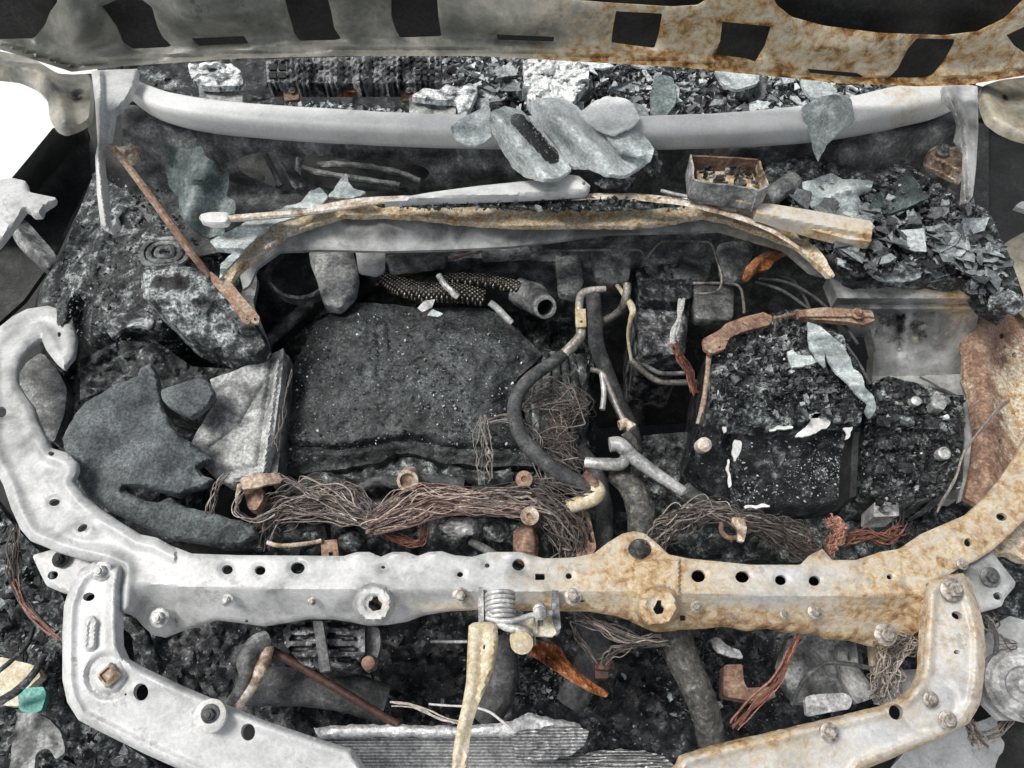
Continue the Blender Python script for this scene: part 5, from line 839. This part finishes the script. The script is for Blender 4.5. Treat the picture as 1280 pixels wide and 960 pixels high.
sheet('strap', [(878, 424), (900, 412), (908, 404), (930, 396), (955, 390), (966, 396), (962, 406), (930, 414), (912, 422), (906, 436), (890, 442), (880, 436)], .825, M['rustmetal'], ba, step=2.5, th=.008, smooth=False, corner=.12, relief=lambda x, y: .006 * gs(x, y, 935, 404, 40, 8), tone=.08)
sheet('strap', [(996, 388), (1030, 384), (1060, 386), (1090, 388), (1094, 400), (1080, 406), (1060, 402), (1030, 400), (1000, 398)], .835, M['rustmetal'], ba, step=2.5, th=.01, tone=.14, smooth=False, corner=.12, relief=lambda x, y: -.006 * (y > 397))
V, F = tubeg(pth([(966, 398, .822), (985, 394, .824), (1000, 391, .828)], 6), .003, 8); mk('hold_rod', V, F, M['rustmetal'], ba, None, {'tone': np.zeros(len(V)) + .12})
V, F = tubeg(pth([(887, 436, .81), (884, 470, .79), (880, 500, .77), (873, 530, .75)], 6), .0045, 10, lump=.15); mk('hold_rod', V, F, M['rustmetal'], ba, None, {'tone': np.zeros(len(V)) + .2})
bolt(1072, 392, .838, .010, M['rustmetal'], ba)
litter('battery_crumbs', 'ash crumbs and curled flakes on top of the burnt battery', [(892, 430), (940, 402), (990, 390), (1030, 400), (1060, 430), (1080, 480), (1076, 525), (1000, 520), (900, 520)], 1500, .812, (.0015, .013), [(0, .3), (.2, .3), (.4, .2), (.6, .12), (.8, .06)], s=20, tilt=.9, lift=.014, thick=.3)
gl('long ragged grey blue flap hanging over the right of the battery', [(1008, 402), (1018, 404), (1030, 412), (1046, 424), (1056, 434), (1062, 448), (1066, 460), (1078, 470), (1080, 484), (1092, 494), (1096, 508), (1088, 524), (1082, 516), (1084, 504), (1070, 492), (1058, 478), (1044, 466), (1036, 450), (1030, 440), (1032, 460), (1022, 450), (1012, 436)],
   .845, relief=lambda x, y: .008 * np.sin(y * .2), tone=-.12, smooth=False)
gl('crumpled pale scrap on top of the burnt battery', [(984, 440), (990, 436), (1000, 444), (1014, 444), (1022, 452), (1008, 458), (990, 460)], .83, tone=.0)
fb = thing('fuse_box', 'charred fuse box beside the battery with a round bolt head on its lid', 'fuse box', P(1140, 560, .55))
fo_ = [(1084, 480), (1110, 470), (1150, 480), (1180, 492), (1204, 494), (1206, 520), (1202, 560), (1200, 610), (1180, 618), (1140, 628), (1100, 632), (1078, 620), (1074, 560), (1082, 520)]
sheet('box_lid', fo_, lambda x, y: np.interp(y, [480, 590, 632], [.765, .75, .70]), M['char'], fb, step=3, th=.14, amp=.012, freq=60, oct_=6, smooth=False, roll=6, drop=.01, tear=1.5, tone=.08,
      relief=lambda x, y: .006 * ((np.mod(x, 26) < 15) & (np.mod(y, 22) < 12)))
V, F = lathe([(.010, -.01), (.010, .004), (.0075, .006), (.0075, .003), (.001, .003)], P(1179, 567, .775), 20, (0, -.2, 1)); mk('stud', V, F, M['alu'], fb)
V, F = lathe([(.008, -.01), (.008, .004), (.002, .008)], P(1144, 502, .775), 16, (0, -.2, 1)); mk('stud', V, F, M['alu'], fb)
sheet('fuse_block', [(1164, 502), (1172, 492), (1188, 498), (1180, 512), (1168, 510)], .785, M['steelmid'], fb, step=3, th=.02, smooth=False, corner=.1, tone=.2, soot=-1)
for (x0, y0) in ((1096, 520), (1126, 520), (1156, 524), (1098, 548), (1126, 546), (1096, 580), (1124, 578), (1152, 590)): sheet('fuse_block', [(x0, y0), (x0 + 18, y0 + 1), (x0 + 17, y0 + 13), (x0 - 1, y0 + 12)], .775, M['char'], fb, step=3, th=.02, amp=.006, freq=70, tear=2, smooth=False, corner=.12, tone=-.04)
box('fuse_end_block', [(1092, 628), (1123, 626), (1124, 645), (1092, 646)], .74, .05, M['alu'], fb, step=3, tone=.02)
V, F = lathe([(.006, -.01), (.006, .006)], P(1106, 636, .75), 6, (0, -.2, 1)); mk('stud', V, F, M['steelmid'], fb)
litter('fuse_box_crumbs', 'charred crumbs covering the fuse box lid', fo_, 1500, .765, (.0015, .009), [(0, .35), (.15, .35), (.35, .2), (.6, .07), (.85, .03)], s=21, tilt=.9, lift=.008, thick=.5)
sheet('divider', [(1066, 540), (1074, 540), (1070, 620), (1062, 622)], .78, M['dark'], ba, step=4, th=.05, smooth=False)
heap('battery_tray_char', 'charred mass around the foot of the battery and fuse box', [(790, 545), (860, 540), (880, 600), (960, 640), (1060, 640), (1190, 625), (1196, 650), (1100, 700), (900, 705), (840, 690), (800, 640)], .60, 'char', amp=.04, freq=24, th=.05, tone=.03, smooth=False)
litter('battery_glints', 'white flecks painted as glints and scratches along the front of the battery', [(900, 540), (1060, 540), (1062, 625), (915, 630)], 420, lambda x, y: batz(x, y) + .004, (.0008, .005), [(.6, .4), (.8, .3), (.3, .3)], s=64, tilt=.15, lift=.003, thick=.1, ell=.25)  # flecks here and below paint glints and scratches onto the glossy front
litter('battery_edge_glints', 'painted white glints clustered near the bottom edge of the battery', [(985, 575), (1050, 570), (1055, 612), (985, 612)], 260, lambda x, y: batz(x, y) + .004, (.0008, .004), [(.6, .5), (.8, .3), (.3, .2)], s=65, tilt=.15, lift=.003, thick=.1, ell=.25)
V, F = lathe([(.012, -.02), (.012, .004), (.006, .010)], P(880, 556, .76), 12, (0, -.3, 1)); tag(mk('corroded_nut', V, F, M['tan']), 'small corroded nut left of the battery', 'nut')
# ============================================================ burnt wiring
def wr(label, pts, n, spread, s, m='wire', cat_='wiring', **k):
    return tag(wires('wiring_loom', pts, n, spread, M[m], s=s, **k), label, cat_)
wr('thick grey bundle of bare wires bulging at the left end of the burnt loom', [(330, 676, .70), (336, 650, .73), (360, 632, .745), (400, 628, .755), (440, 640, .76), (470, 650, .755)], 70, [.014, .02, .024, .02, .012], 1, r=.0011, tones=(.1, .8))
wr('arched strands of bare wire rising over the left loom', [(388, 622, .75), (405, 610, .765), (430, 612, .77), (452, 628, .77), (464, 650, .76)], 34, [.008, .014, .014, .006], 2, r=.0010, tones=(.1, .7))
wr('brown and pink wire bundle running from the left loom to the centre', [(462, 656, .76), (500, 640, .765), (540, 624, .765), (580, 626, .765), (620, 628, .765), (660, 630, .765)], 80, [.010, .024, .018, .014, .018], 3, r=.0011, tones=(.1, .95), m='pinkwire')
wr('dark bundle of bare wires turning down right of the pink bundle', [(600, 628, .765), (650, 626, .77), (685, 636, .765), (708, 660, .74), (716, 690, .71)], 66, [.014, .018, .022, .024, .02], 4, r=.0012, tones=(0, .55))
wr('red brown wire loops sagging below the middle of the loom', [(470, 656, .75), (490, 670, .735), (515, 680, .73), (530, 672, .735), (532, 650, .75)], 16, .006, 5, r=.0011, tones=(.0, .5), m='redwire')
wr('thin curved wires sprouting at the lower right of the foam cover', [(604, 520, .75), (602, 545, .745), (604, 580, .74), (606, 600, .73)], 7, [.004, .010, .012, .01], 6, r=.0008, tones=(.4, .9))
wr('thin wires fanning out from beside the black hose', [(612, 528, .75), (640, 524, .75), (668, 548, .745), (676, 580, .74), (690, 610, .74)], 7, [.004, .012, .016, .012], 7, r=.0008, tones=(.3, .9))
wr('tangle of hair thin wires inside the curve of the black hose', [(664, 500, .73), (700, 488, .735), (722, 512, .735), (690, 520, .73), (704, 548, .73), (676, 556, .725), (712, 580, .725)], 46, .022, 8, r=.0006, tones=(0, .45), wig=2.2)
wr('loose wires crossing from the centre loom to the cream elbow', [(640, 612, .77), (680, 606, .77), (710, 612, .77), (740, 618, .765)], 12, .010, 9, r=.0008, tones=(0, .4))
wr('thick fan of grey wires left of the clamp behind the support', [(820, 672, .72), (845, 650, .745), (875, 638, .76), (905, 640, .765), (925, 650, .76)], 46, [.022, .02, .014, .012], 10, r=.0011, tones=(0, .6))
wr('dark wires spreading right of the clamp down behind the support', [(915, 648, .765), (950, 654, .76), (980, 668, .745), (1010, 684, .73), (1022, 694, .72)], 56, [.010, .016, .022, .024], 11, r=.0011, tones=(0, .4))
wr('tight knot of bright red wires beside the right loom', [(1036, 650, .74), (1048, 655, .745), (1050, 668, .745), (1040, 676, .74), (1036, 690, .73)], 26, .008, 12, r=.0014, tones=(.3, .9), m='redwire', wig=2.5)
wr('red brown wires running under the fuse box', [(1056, 674, .72), (1085, 668, .73), (1110, 672, .73), (1128, 660, .73)], 18, .010, 13, r=.0011, tones=(0, .5), m='redwire')
wr('black wires looping below the fuse box corner', [(1126, 640, .73), (1124, 660, .73), (1132, 676, .72), (1140, 660, .74)], 8, .008, 14, r=.0010, tones=(-.2, .2))
wr('long rusty wires rising past the right end of the fuse box', [(1172, 640, .75), (1182, 620, .77), (1196, 596, .79), (1208, 560, .80), (1240, 520, .80), (1262, 500, .80)], 3, .002, 15, r=.0012, tones=(.3, .6))
wr('thin wires drooping over the left felt sheet', [(284, 596, .78), (270, 614, .77), (262, 640, .76), (258, 662, .75)], 6, .007, 16, r=.0009, tones=(.2, .6))
wr('thin wires curling down from the rusty bracket', [(306, 610, .79), (296, 622, .79), (294, 640, .775), (320, 650, .76), (345, 640, .76)], 5, .006, 17, r=.0009, tones=(.3, .8))
wr('hair thin wires between the intake box and the foam cover', [(362, 460, .74), (352, 500, .74), (350, 520, .74), (344, 560, .735)], 6, .008, 18, r=.0006, tones=(.3, .8))
cl = thing('loom_clamp', 'pinkish round clamp gripping the right loom behind the support', 'clamp', P(915, 660, .76))
tube('clamp_ring', [(902, 654, .77), (902, 664, .77), (910, 672, .768), (920, 672, .768)], .004, M['rustmetal'], cl)
sheet('clamp_strap', [(914, 646), (930, 648), (934, 660), (930, 678), (922, 676), (922, 662), (916, 656)], .778, M['tan'], cl, step=3, th=.006, tone=-.1)
rb = thing('loom_bracket', 'pink brown rusty bracket at the left end of the loom', 'bracket', P(325, 610, .75))
sheet('bracket_top', [(300, 598), (318, 592), (348, 591), (353, 598), (350, 604), (332, 606), (320, 610), (302, 612)], .80, M['tan'], rb, step=3, th=.005, tone=-.08, rust=-.3)
sheet('bracket_leg', [(304, 610), (326, 606), (330, 622), (320, 638), (310, 636)], .775, M['rustmetal'], rb, step=3, th=.02, tone=.0)
tube('bracket_hook', [(300, 606, .80), (298, 616, .79), (297, 628, .78)], .004, M['tan'], rb)
wires('loom_tail', [(350, 596, .80), (366, 602, .79), (384, 614, .78), (400, 622, .775)], 8, .005, M['wire'], rb, r=.0011, s=3, tones=(.4, .8))
for (lab, px, py, r_, mm) in (('pale pink disc on the centre loom', 662, 645, .014, 'tan'), ('flat pink brown disc above the centre loom', 655, 599, .013, 'rustmetal')):
    V, F = lathe([(r_, -.003), (r_, .002), (r_ * .35, .003), (r_ * .3, .0)], P(px, py, .785), 22, (0, -.35, 1)); tag(mk('washer_disc', V, F, M[mm]), lab, 'disc')
o = sheet('rusty_canister', [(642, 664), (656, 654), (670, 656), (674, 680), (672, 696), (650, 694), (641, 680)], .73, M['rustmetal'], step=3, th=.05, roll=6, drop=.012, tone=.05); tag(o, 'reddish rusty canister just behind the middle of the support', 'canister')
o = sheet('rusty_bracket', [(716, 640), (728, 636), (736, 640), (746, 684), (740, 694), (718, 696), (724, 680), (714, 664)], .72, M['rustmetal'], holes=[[(728, 646), (732, 646), (742, 678), (737, 678)]], step=3, th=.02, tone=.12); tag(o, 'slotted pinkish bracket below the cream elbow', 'bracket')
o = sheet('rusty_bracket', [(401, 676), (421, 674), (424, 700), (402, 700)], .74, M['rustmetal'], holes=[[(411, 690), (416, 690), (416, 697), (411, 697)]], step=3, th=.006, smooth=False, tone=.02); tag(o, 'small square brown bracket behind the wavy edge of the support', 'bracket')
tag(tube('bracket_rod', [(334, 678, .745), (350, 682, .745), (380, 680, .745), (402, 676, .745)], .0035, M['tan']), 'thin tan rod joining the small square bracket under the loom', 'rod')
o = blob('melted_lump', 575, 660, .72, .028, .016, .014, M['alu'], amp=.5, freq=2, s=3, tone=-.1); tag(o, 'crinkled silver lump below the middle of the loom', 'melted lump')
tag(tube('short_pipe', [(588, 676, .70), (602, 684, .70), (616, 692, .70), (630, 700, .69)], .007, M['steelmid']), 'short grey pipe going under the support from the silver lump', 'pipe')
for lab, px, py, rr in (('round charred knob behind the wavy edge of the support', 440, 678, .022), ('round charred knob right of the red wire loops', 508, 655, .020), ('charred knob under the left loom bulge', 380, 668, .028), ('dark knob behind the ring of the support at left', 620, 664, .022)):
    o = blob('char_lump', px, py, .70, rr, rr * .8, rr * .8, M['char'], amp=.28, freq=2.4, s=int(px), tone=.06); tag(o, lab, 'knob')
heap('front_char', 'charred mass below the burnt loom behind the support', [(300, 690), (330, 655), (760, 640), (830, 640), (850, 700), (760, 715), (300, 715)], .60, 'char', amp=.035, freq=26, th=.04, tone=-.02, smooth=False)
# ============================================================ below and in front of the support
heap('lower_char', 'black charred mass in the well in front of the engine', [(160, 740), (1180, 740), (1170, 860), (1000, 930), (860, 1000), (440, 1000), (320, 900), (170, 850)], lambda x, y: .42 + 0 * x, 'blackgloss', amp=.05, freq=16, th=.05, step=5, smooth=False, tone=lambda x, y: gs(x, y, 680, 850, 50, 26, .1) + gs(x, y, 900, 820, 60, 40, .06))
litter('lower_crumbs', 'pale crumbs glinting in the charred well', [(640, 810), (720, 830), (740, 870), (660, 880), (630, 850)], 420, .50, (.002, .010), [(.1, .4), (.45, .3), (.7, .3)], s=30, lift=.02, thick=.5, tilt=1)
litter('lower_crumbs', 'dark crumbs strewn over the charred well', [(360, 790), (1100, 790), (1080, 880), (860, 940), (420, 900)], 900, .48, (.003, .014), [(0, .5), (.2, .3), (.4, .15), (.65, .05)], s=31, lift=.03, thick=.5, tilt=1)
litter('lower_crumbs', 'grey crumbs below the right half of the support', [(830, 800), (930, 800), (920, 900), (840, 900)], 320, .50, (.003, .012), [(0, .4), (.3, .3), (.55, .3)], s=32, lift=.03, thick=.5, tilt=1)
at_ = thing('alternator', 'slotted black alternator hanging below the left half of the support', 'alternator', P(405, 800, .6))
sheet('housing', [(352, 778), (372, 772), (430, 772), (456, 780), (456, 818), (440, 834), (404, 840), (374, 828), (356, 806)], lambda x, y: .66 + .05 * np.sqrt(np.clip(1 - ((y - 800) / 44.) ** 2, 0, 1)), M['blackgloss'], at_, step=3, th=.06, smooth=False, amp=.004, freq=60,
      relief=lambda x, y: -.012 * (np.mod(y - 778 - .1 * np.abs(x - 404), 14) < 4.5) * (np.mod(x - 356, 46) > 8), tone=.16)
sheet('housing_band', [(391, 776), (403, 776), (413, 838), (400, 840)], .735, M['hose'], at_, step=3, th=.01, tone=.1, smooth=False)
sheet('mount_lug', [(450, 780), (474, 784), (476, 806), (468, 836), (454, 838), (448, 810)], .69, M['hose'], at_, step=3, th=.02, tone=.18)
V, F = lathe([(.010, -.01), (.010, .006), (.004, .008)], P(461, 828, .70), 10, (0, -.3, 1)); mk('lug_bolt', V, F, M['rustmetal'], at_)
cp_ = thing('cooler_pipe', 'bent dull grey pipe rising to a crimped end below the left half of the support', 'pipe', P(310, 840, .65))
tube('main_pipe', [(332, 800, .70), (318, 806, .71), (306, 826, .70), (306, 846, .69), (296, 868, .67), (278, 890, .65)], [.014, .013, .010, .0085, .008], M['steelmid'], cp_, seg=12, lump=.15)
tube('second_pipe', [(334, 806, .70), (330, 826, .69), (318, 852, .68), (300, 878, .66), (290, 892, .65)], [.010, .010, .0085, .008], M['tan'], cp_, seg=12, lump=.1)
V, F = tubeg(pth([(340, 813, .68), (380, 836, .67), (430, 866, .66), (470, 890, .65), (498, 906, .645)], 5), .0062, 10, lump=.1); tag(mk('cross_rod', V, F, M['redwire'], None, None, {'tone': np.zeros(len(V)) - .25}), 'straight red brown rod slanting down below the left half of the support', 'rod')
tag(tube('lower_hose', [(300, 858, .58), (360, 858, .58), (420, 862, .58), (480, 880, .56)], .03, M['hose'], lump=.1, seg=14), 'wide dark hose lying under the red brown rod', 'hose')
tag(tube('charred_loom', [(150, 770, .66), (172, 790, .66), (186, 815, .64), (196, 838, .62)], .011, M['char'], lump=.5), 'charred loom stub behind the bend of the left front rail', 'loom stub')
tag(tube('lower_hose', [(842, 780, .66), (852, 820, .66), (870, 860, .65), (884, 900, .63), (890, 940, .60)], [.026, .024, .022, .02], M['braid'], lump=.1, seg=18), 'broad dark braided hose hanging below the right half of the support', 'hose')
tag(tube('lower_hose', [(622, 800, .58), (628, 830, .58), (622, 870, .56), (600, 900, .55)], .026, M['hose'], lump=.12, seg=14), 'dark hose just right of the cream lever', 'hose')
tag(tube('lower_hose', [(735, 775, .62), (745, 800, .62), (732, 840, .60), (712, 880, .58)], .024, M['hose'], lump=.15, seg=14, s=5), 'dark hose behind the rusty flared strip', 'hose')
tag(tube('thin_rod', [(538, 802, .66), (560, 802, .66), (584, 802, .66)], .0025, M['alu']), 'short thin rod left of the cream lever', 'rod')
fs = sheet('flared_strip', [(658, 810), (672, 802), (690, 802), (702, 812), (710, 826), (726, 842), (745, 856), (762, 866), (758, 872), (740, 866), (715, 852), (694, 838), (676, 826), (662, 818)], .72, M['copper'], step=3, th=.005, rust=lambda x, y: -.4 + .4 * ss(690, 720, x), soot=lambda x, y: -.6 + .9 * ss(700, 730, x) - .4 * ss(740, 760, x), relief=lambda x, y: -.012 * gs(x, y, 684, 814, 14, 6) + .004 * np.sin((x - y) * .5)); tag(fs, 'rusty orange strip flared like a spoon beside the latch', 'metal strip')
rc = thing('red_connector', 'small square red brown connector with wires below the round plate of the support', 'connector', P(752, 830, .65))
box('connector_body', [(743, 834), (761, 834), (760, 848), (744, 848)], .69, .02, M['redwire'], rc, step=3, tone=-.25)
sheet('connector_cap', [(742, 826), (750, 822), (762, 824), (768, 830), (760, 838), (744, 836)], .70, M['redwire'], rc, step=2, th=.01, tone=-.2, amp=.004, freq=80)
wires('connector_wires', [(756, 826, .71), (770, 815, .72), (790, 806, .72), (816, 800, .72)], 12, .007, M['wire'], rc, r=.001, s=31, tones=(0, .4))
wires('connector_wires', [(746, 826, .71), (736, 812, .72), (722, 796, .72), (716, 780, .72)], 5, .004, M['wire'], rc, r=.0013, s=32, tones=(0, .5))
wr('dark bare wires sagging below the rusty plate of the support', [(722, 770, .72), (750, 782, .72), (790, 798, .72), (830, 802, .71)], 16, .008, 33, r=.0011, tones=(0, .6))
rk_ = thing('rusty_bracket', 'angled brick red bracket low in the well at right', 'bracket', P(930, 860, .55))
sheet('bracket_plate', [(905, 831), (928, 830), (930, 852), (934, 860), (966, 858), (970, 872), (940, 876), (904, 870)], .60, M['rustmetal'], rk_, step=3, th=.03, tone=.05, smooth=False, corner=.15)
o = sheet('white_scrap', [(886, 800), (898, 796), (908, 806), (924, 812), (930, 824), (912, 822), (898, 816)], .60, M['alu'], step=3, th=.006, amp=.008, freq=50, tear=2, tone=.05); tag(o, 'crinkled silver scrap in the well below the right half of the support', 'metal scrap')
o = sheet('scorched_sheet', [(985, 800), (1000, 792), (1050, 796), (1078, 820), (1080, 850), (1062, 880), (1040, 884), (1000, 878), (985, 860), (975, 830)], .56, M['steelmid'], step=4, th=.03, amp=.004, tone=.0, smooth=False, soot=-.4, rust=lambda x, y: -.9 + gs(x, y, 1010, 840, 6, 30, .5)); tag(o, 'flat grey brown panel in the well at right', 'panel')
o = sheet('scorched_sheet', [(1100, 850), (1120, 838), (1150, 836), (1150, 858), (1110, 880), (1098, 878)], .58, M['steel'], step=4, th=.02, tone=-.12, smooth=False); tag(o, 'pale grey panel tucked inside the bend of the right front rail', 'panel')
o = sheet('scorched_sheet', [(1046, 806), (1070, 800), (1074, 836), (1100, 870), (1070, 880), (1052, 850)], .62, M['alu'], holes=[circ(1062, 820, 3, 7)], step=4, th=.01, tone=-.15, smooth=False, soot=-.3); tag(o, 'dull silver slotted plate beside the flat grey brown panel', 'plate')
ho = tube('arched_cable', [(990, 880, .62), (1005, 850, .66), (1030, 830, .67), (1060, 830, .67), (1090, 836, .66)], .0035, M['hose'], seg=8); tag(ho, 'dark cable arching over the flat grey brown panel', 'cable')
wr('red and brown wires hanging from the right half of the support', [(998, 796, .74), (985, 820, .72), (970, 850, .70), (940, 880, .68), (918, 905, .66)], 8, .006, 41, r=.0014, tones=(0, .6), m='redwire')
wr('golden brown wire tangle inside the bend of the right front rail', [(1148, 800, .72), (1130, 800, .72), (1112, 815, .71), (1108, 840, .70), (1104, 868, .68)], 40, .016, 42, r=.0011, tones=(.2, .8), wig=1.5)
o = sheet('scorched_sheet', [(1086, 798), (1120, 800), (1128, 830), (1108, 850), (1090, 840)], .62, M['cream'], step=4, th=.01, rust=.1, soot=.15); tag(o, 'mustard stained panel behind the golden brown wires', 'panel')
wr('pale bare wires lying left of the cream lever on the radiator', [(490, 879, .70), (515, 882, .70), (545, 894, .70), (572, 904, .70)], 3, .003, 43, r=.0014, tones=(.9, 1), m='wire')
tag(tube('bare_wire', [(536, 880, .70), (560, 882, .70), (590, 883, .69)], .0016, M['white'], seg=6, lump=.3), 'single white bare wire reaching the cream lever from the left', 'wire')
tag(tube('bare_wire', [(594, 884, .70), (612, 890, .70), (628, 902, .70), (640, 912, .70)], .0018, M['white'], seg=6, lump=.3), 'single white bare wire trailing right of the cream lever', 'wire')
# radiator
ra = thing('radiator', 'silver radiator with a torn top lying across the bottom of the picture', 'radiator', P(580, 930, .5))
sheet('core', [(396, 920), (726, 922), (740, 1010), (380, 1010)], .615, M['fins'], ra, step=4, th=.06, smooth=False, amp=.002)
sheet('top_tank', [(392, 910), (440, 906), (520, 906), (580, 908), (640, 902), (660, 890), (690, 898), (724, 904), (730, 922), (700, 926), (640, 920), (560, 921), (480, 920), (400, 922)], .65, M['radi'], ra, step=2.5, th=.02, amp=.003, freq=50, tear=2.2, roll=4, drop=.006, tone=.1, soot=lambda x, y: -.5 + gs(x, y, 450, 918, 50, 5, .3), smooth=False)
sheet('torn_fin_edge', [(640, 916), (690, 906), (722, 908), (736, 914), (733, 930), (712, 944), (690, 950), (644, 950)], .655, M['fins'], ra, step=3, th=.01, amp=.008, freq=90, tear=3, tone=.05)
rd2 = thing('condenser', 'loose arched silver condenser piece right of the radiator at the bottom', 'condenser', P(780, 950, .55))
sheet('core', [(706, 960), (722, 946), (745, 938), (775, 936), (805, 938), (830, 946), (850, 960), (870, 1010), (690, 1010)], .63, M['fins'], rd2, step=3, th=.05, smooth=False, tear=2.5, relief=lambda x, y: .008 * np.sin(np.hypot(x - 780, y - 1040) * .35), tone=.0)
o = sheet('silver_scrap', [(1006, 870), (1030, 867), (1056, 866), (1066, 874), (1062, 886), (1040, 890), (1008, 896)], .66, M['radi'], step=3, th=.01, amp=.004, freq=60, tear=1, tone=.0); tag(o, 'small corrugated silver scrap above the right front rail', 'metal scrap')
o = sheet('silver_scrap', [(880, 880), (900, 876), (905, 884), (888, 890)], .6, M['radi'], step=3, th=.01); tag(o, 'tiny silver scrap below the braided hose', 'metal scrap')
# bottom left corner
heap('corner_debris', 'burnt grey debris filling the lower left corner under the front rail', [(-60, 560), (20, 660), (60, 700), (84, 760), (80, 880), (200, 960), (240, 1020), (-100, 1020), (-120, 600)], .50, 'char', amp=.04, freq=20, th=.04, tone=lambda x, y: .06 + gs(x, y, 110, 940, 80, 26, .15), smooth=False)
litter('corner_flakes', 'grey flakes scattered in the lower left corner', [(-20, 640), (40, 700), (80, 780), (84, 890), (200, 970), (-20, 970)], 420, .545, (.004, .02), MIDT, s=50, lift=.02, tilt=.7)
o = sheet('burnt_bumper_scrap', [(-20, 826), (0, 820), (18, 826), (44, 832), (52, 846), (30, 862), (24, 884), (0, 880), (-20, 884)], .60, M['cream'], step=4, th=.02, amp=.01, tone=.12, tear=1.5, soot=-.3); tag(o, 'pale cream plastic scrap at the lower left edge', 'plastic scrap')
o = sheet('teal_scrap', [(22, 866), (32, 860), (54, 858), (58, 868), (52, 888), (40, 893), (24, 888)], .61, M['teal'], step=3, th=.01); tag(o, 'bright teal plastic scrap in the lower left corner', 'plastic scrap')
o = sheet('burnt_cloth', [(18, 910), (24, 892), (44, 890), (62, 900), (76, 914), (82, 940), (70, 950), (60, 934), (46, 940), (40, 970), (10, 970)], .62, M['steelmid'], step=4, th=.01, amp=.014, freq=30, tone=.1, soot=-.4, tear=2); tag(o, 'crumpled grey sheet below the teal scrap', 'crumpled sheet')
for lab, q, r_ in (('charred cable curving across the lower left corner', [(-10, 846, .64), (14, 826, .65), (34, 806, .66), (42, 784, .66)], .0035), ('thicker charred cable below the other in the lower left corner', [(0, 876, .64), (18, 866, .65), (40, 844, .66), (56, 818, .66)], .006)):
    tag(tube('cable', q, r_, M['char'], lump=.4), lab, 'cable')
wr('brown wires hanging down left of the mount plate', [(20, 660, .74), (18, 690, .73), (20, 730, .71), (34, 760, .70), (66, 792, .70)], 14, [.006, .01, .006, .004], 51, r=.0011, tones=(0, .5))
wr('single bright copper wires left of the front rail', [(18, 726, .73), (30, 756, .72), (50, 780, .72), (76, 800, .72)], 3, .003, 52, r=.0014, tones=(.4, .6), m='redwire')
o = sheet('inner_arch', [(22, 470), (34, 452), (52, 440), (72, 462), (84, 486), (80, 520), (66, 556), (52, 530), (44, 510), (28, 496)], .66, M['steelmid'], step=4, th=.03, amp=.006, tone=.05, soot=-.1); tag(o, 'dull grey arch panel seen through the left end of the support', 'panel')
# bottom right corner
o = sheet('pale_ground_patch', [(1140, 930), (1230, 900), (1300, 870), (1320, 1020), (1060, 1020)], .30, M['steel'], step=8, th=.05, tone=.0, smooth=False, amp=.01); tag(o, 'pale grey bumper remnant in the lower right corner', 'bumper piece')
o = sheet('corner_plate', [(1226, 800), (1244, 780), (1262, 770), (1300, 780), (1300, 900), (1250, 900), (1230, 880), (1226, 850)], .68, M['steel'], holes=[circ(1237, 824, 6, 4, a=-20), circ(1234, 842, 6, 4, a=-15)], step=4, th=.01, tone=-.1, smooth=False, soot=-.4); tag(o, 'grey pierced plate behind the right front rail', 'plate')
hn_ = thing('horn', 'round ridged grey horn at the right edge beside the front rail', 'horn', P(1275, 855, .72))
V, F = lathe([(.05, -.012), (.05, .0), (.046, .004), (.040, .0), (.034, .006), (.026, .006), (.022, .001), (.012, .001), (.010, .01), (.004, .012)], P(1278, 856, .73), 32, (-.1, -.25, 1)); mk('horn_disc', V, F, M['alu'], hn_)
tube('horn_cable', [(1244, 816, .75), (1246, 800, .76), (1242, 786, .76), (1230, 772, .76)], .003, M['hose'], hn_)
wr('loose wires around the pierced plate at the right edge', [(1220, 764, .76), (1240, 778, .76), (1250, 800, .76), (1270, 806, .76)], 7, .008, 53, r=.0012, tones=(0, .5))
wr('pale wires under the horn in the lower right corner', [(1214, 906, .62), (1225, 925, .62), (1250, 916, .62), (1262, 890, .62)], 8, .008, 54, r=.0014, tones=(.2, .7))
wr('brown wire bundle passing under the right front rail', [(1208, 898, .7), (1216, 912, .68), (1222, 930, .66)], 12, .008, 55, r=.0013, tones=(.2, .6))
o = sheet('rust_flange', [(1262, 640), (1290, 640), (1300, 700), (1280, 700), (1262, 690), (1240, 694), (1236, 684), (1256, 668)], .74, M['tan'], step=4, th=.02, rust=.3, tone=-.1); tag(o, 'rusty flange behind the right arm of the support', 'flange')
heap('right_corner_char', 'dark debris under the right arm of the support', [(1196, 620), (1240, 640), (1300, 690), (1310, 860), (1220, 860), (1210, 760), (1150, 690)], .50, 'char', amp=.03, freq=22, smooth=False, tone=.04)
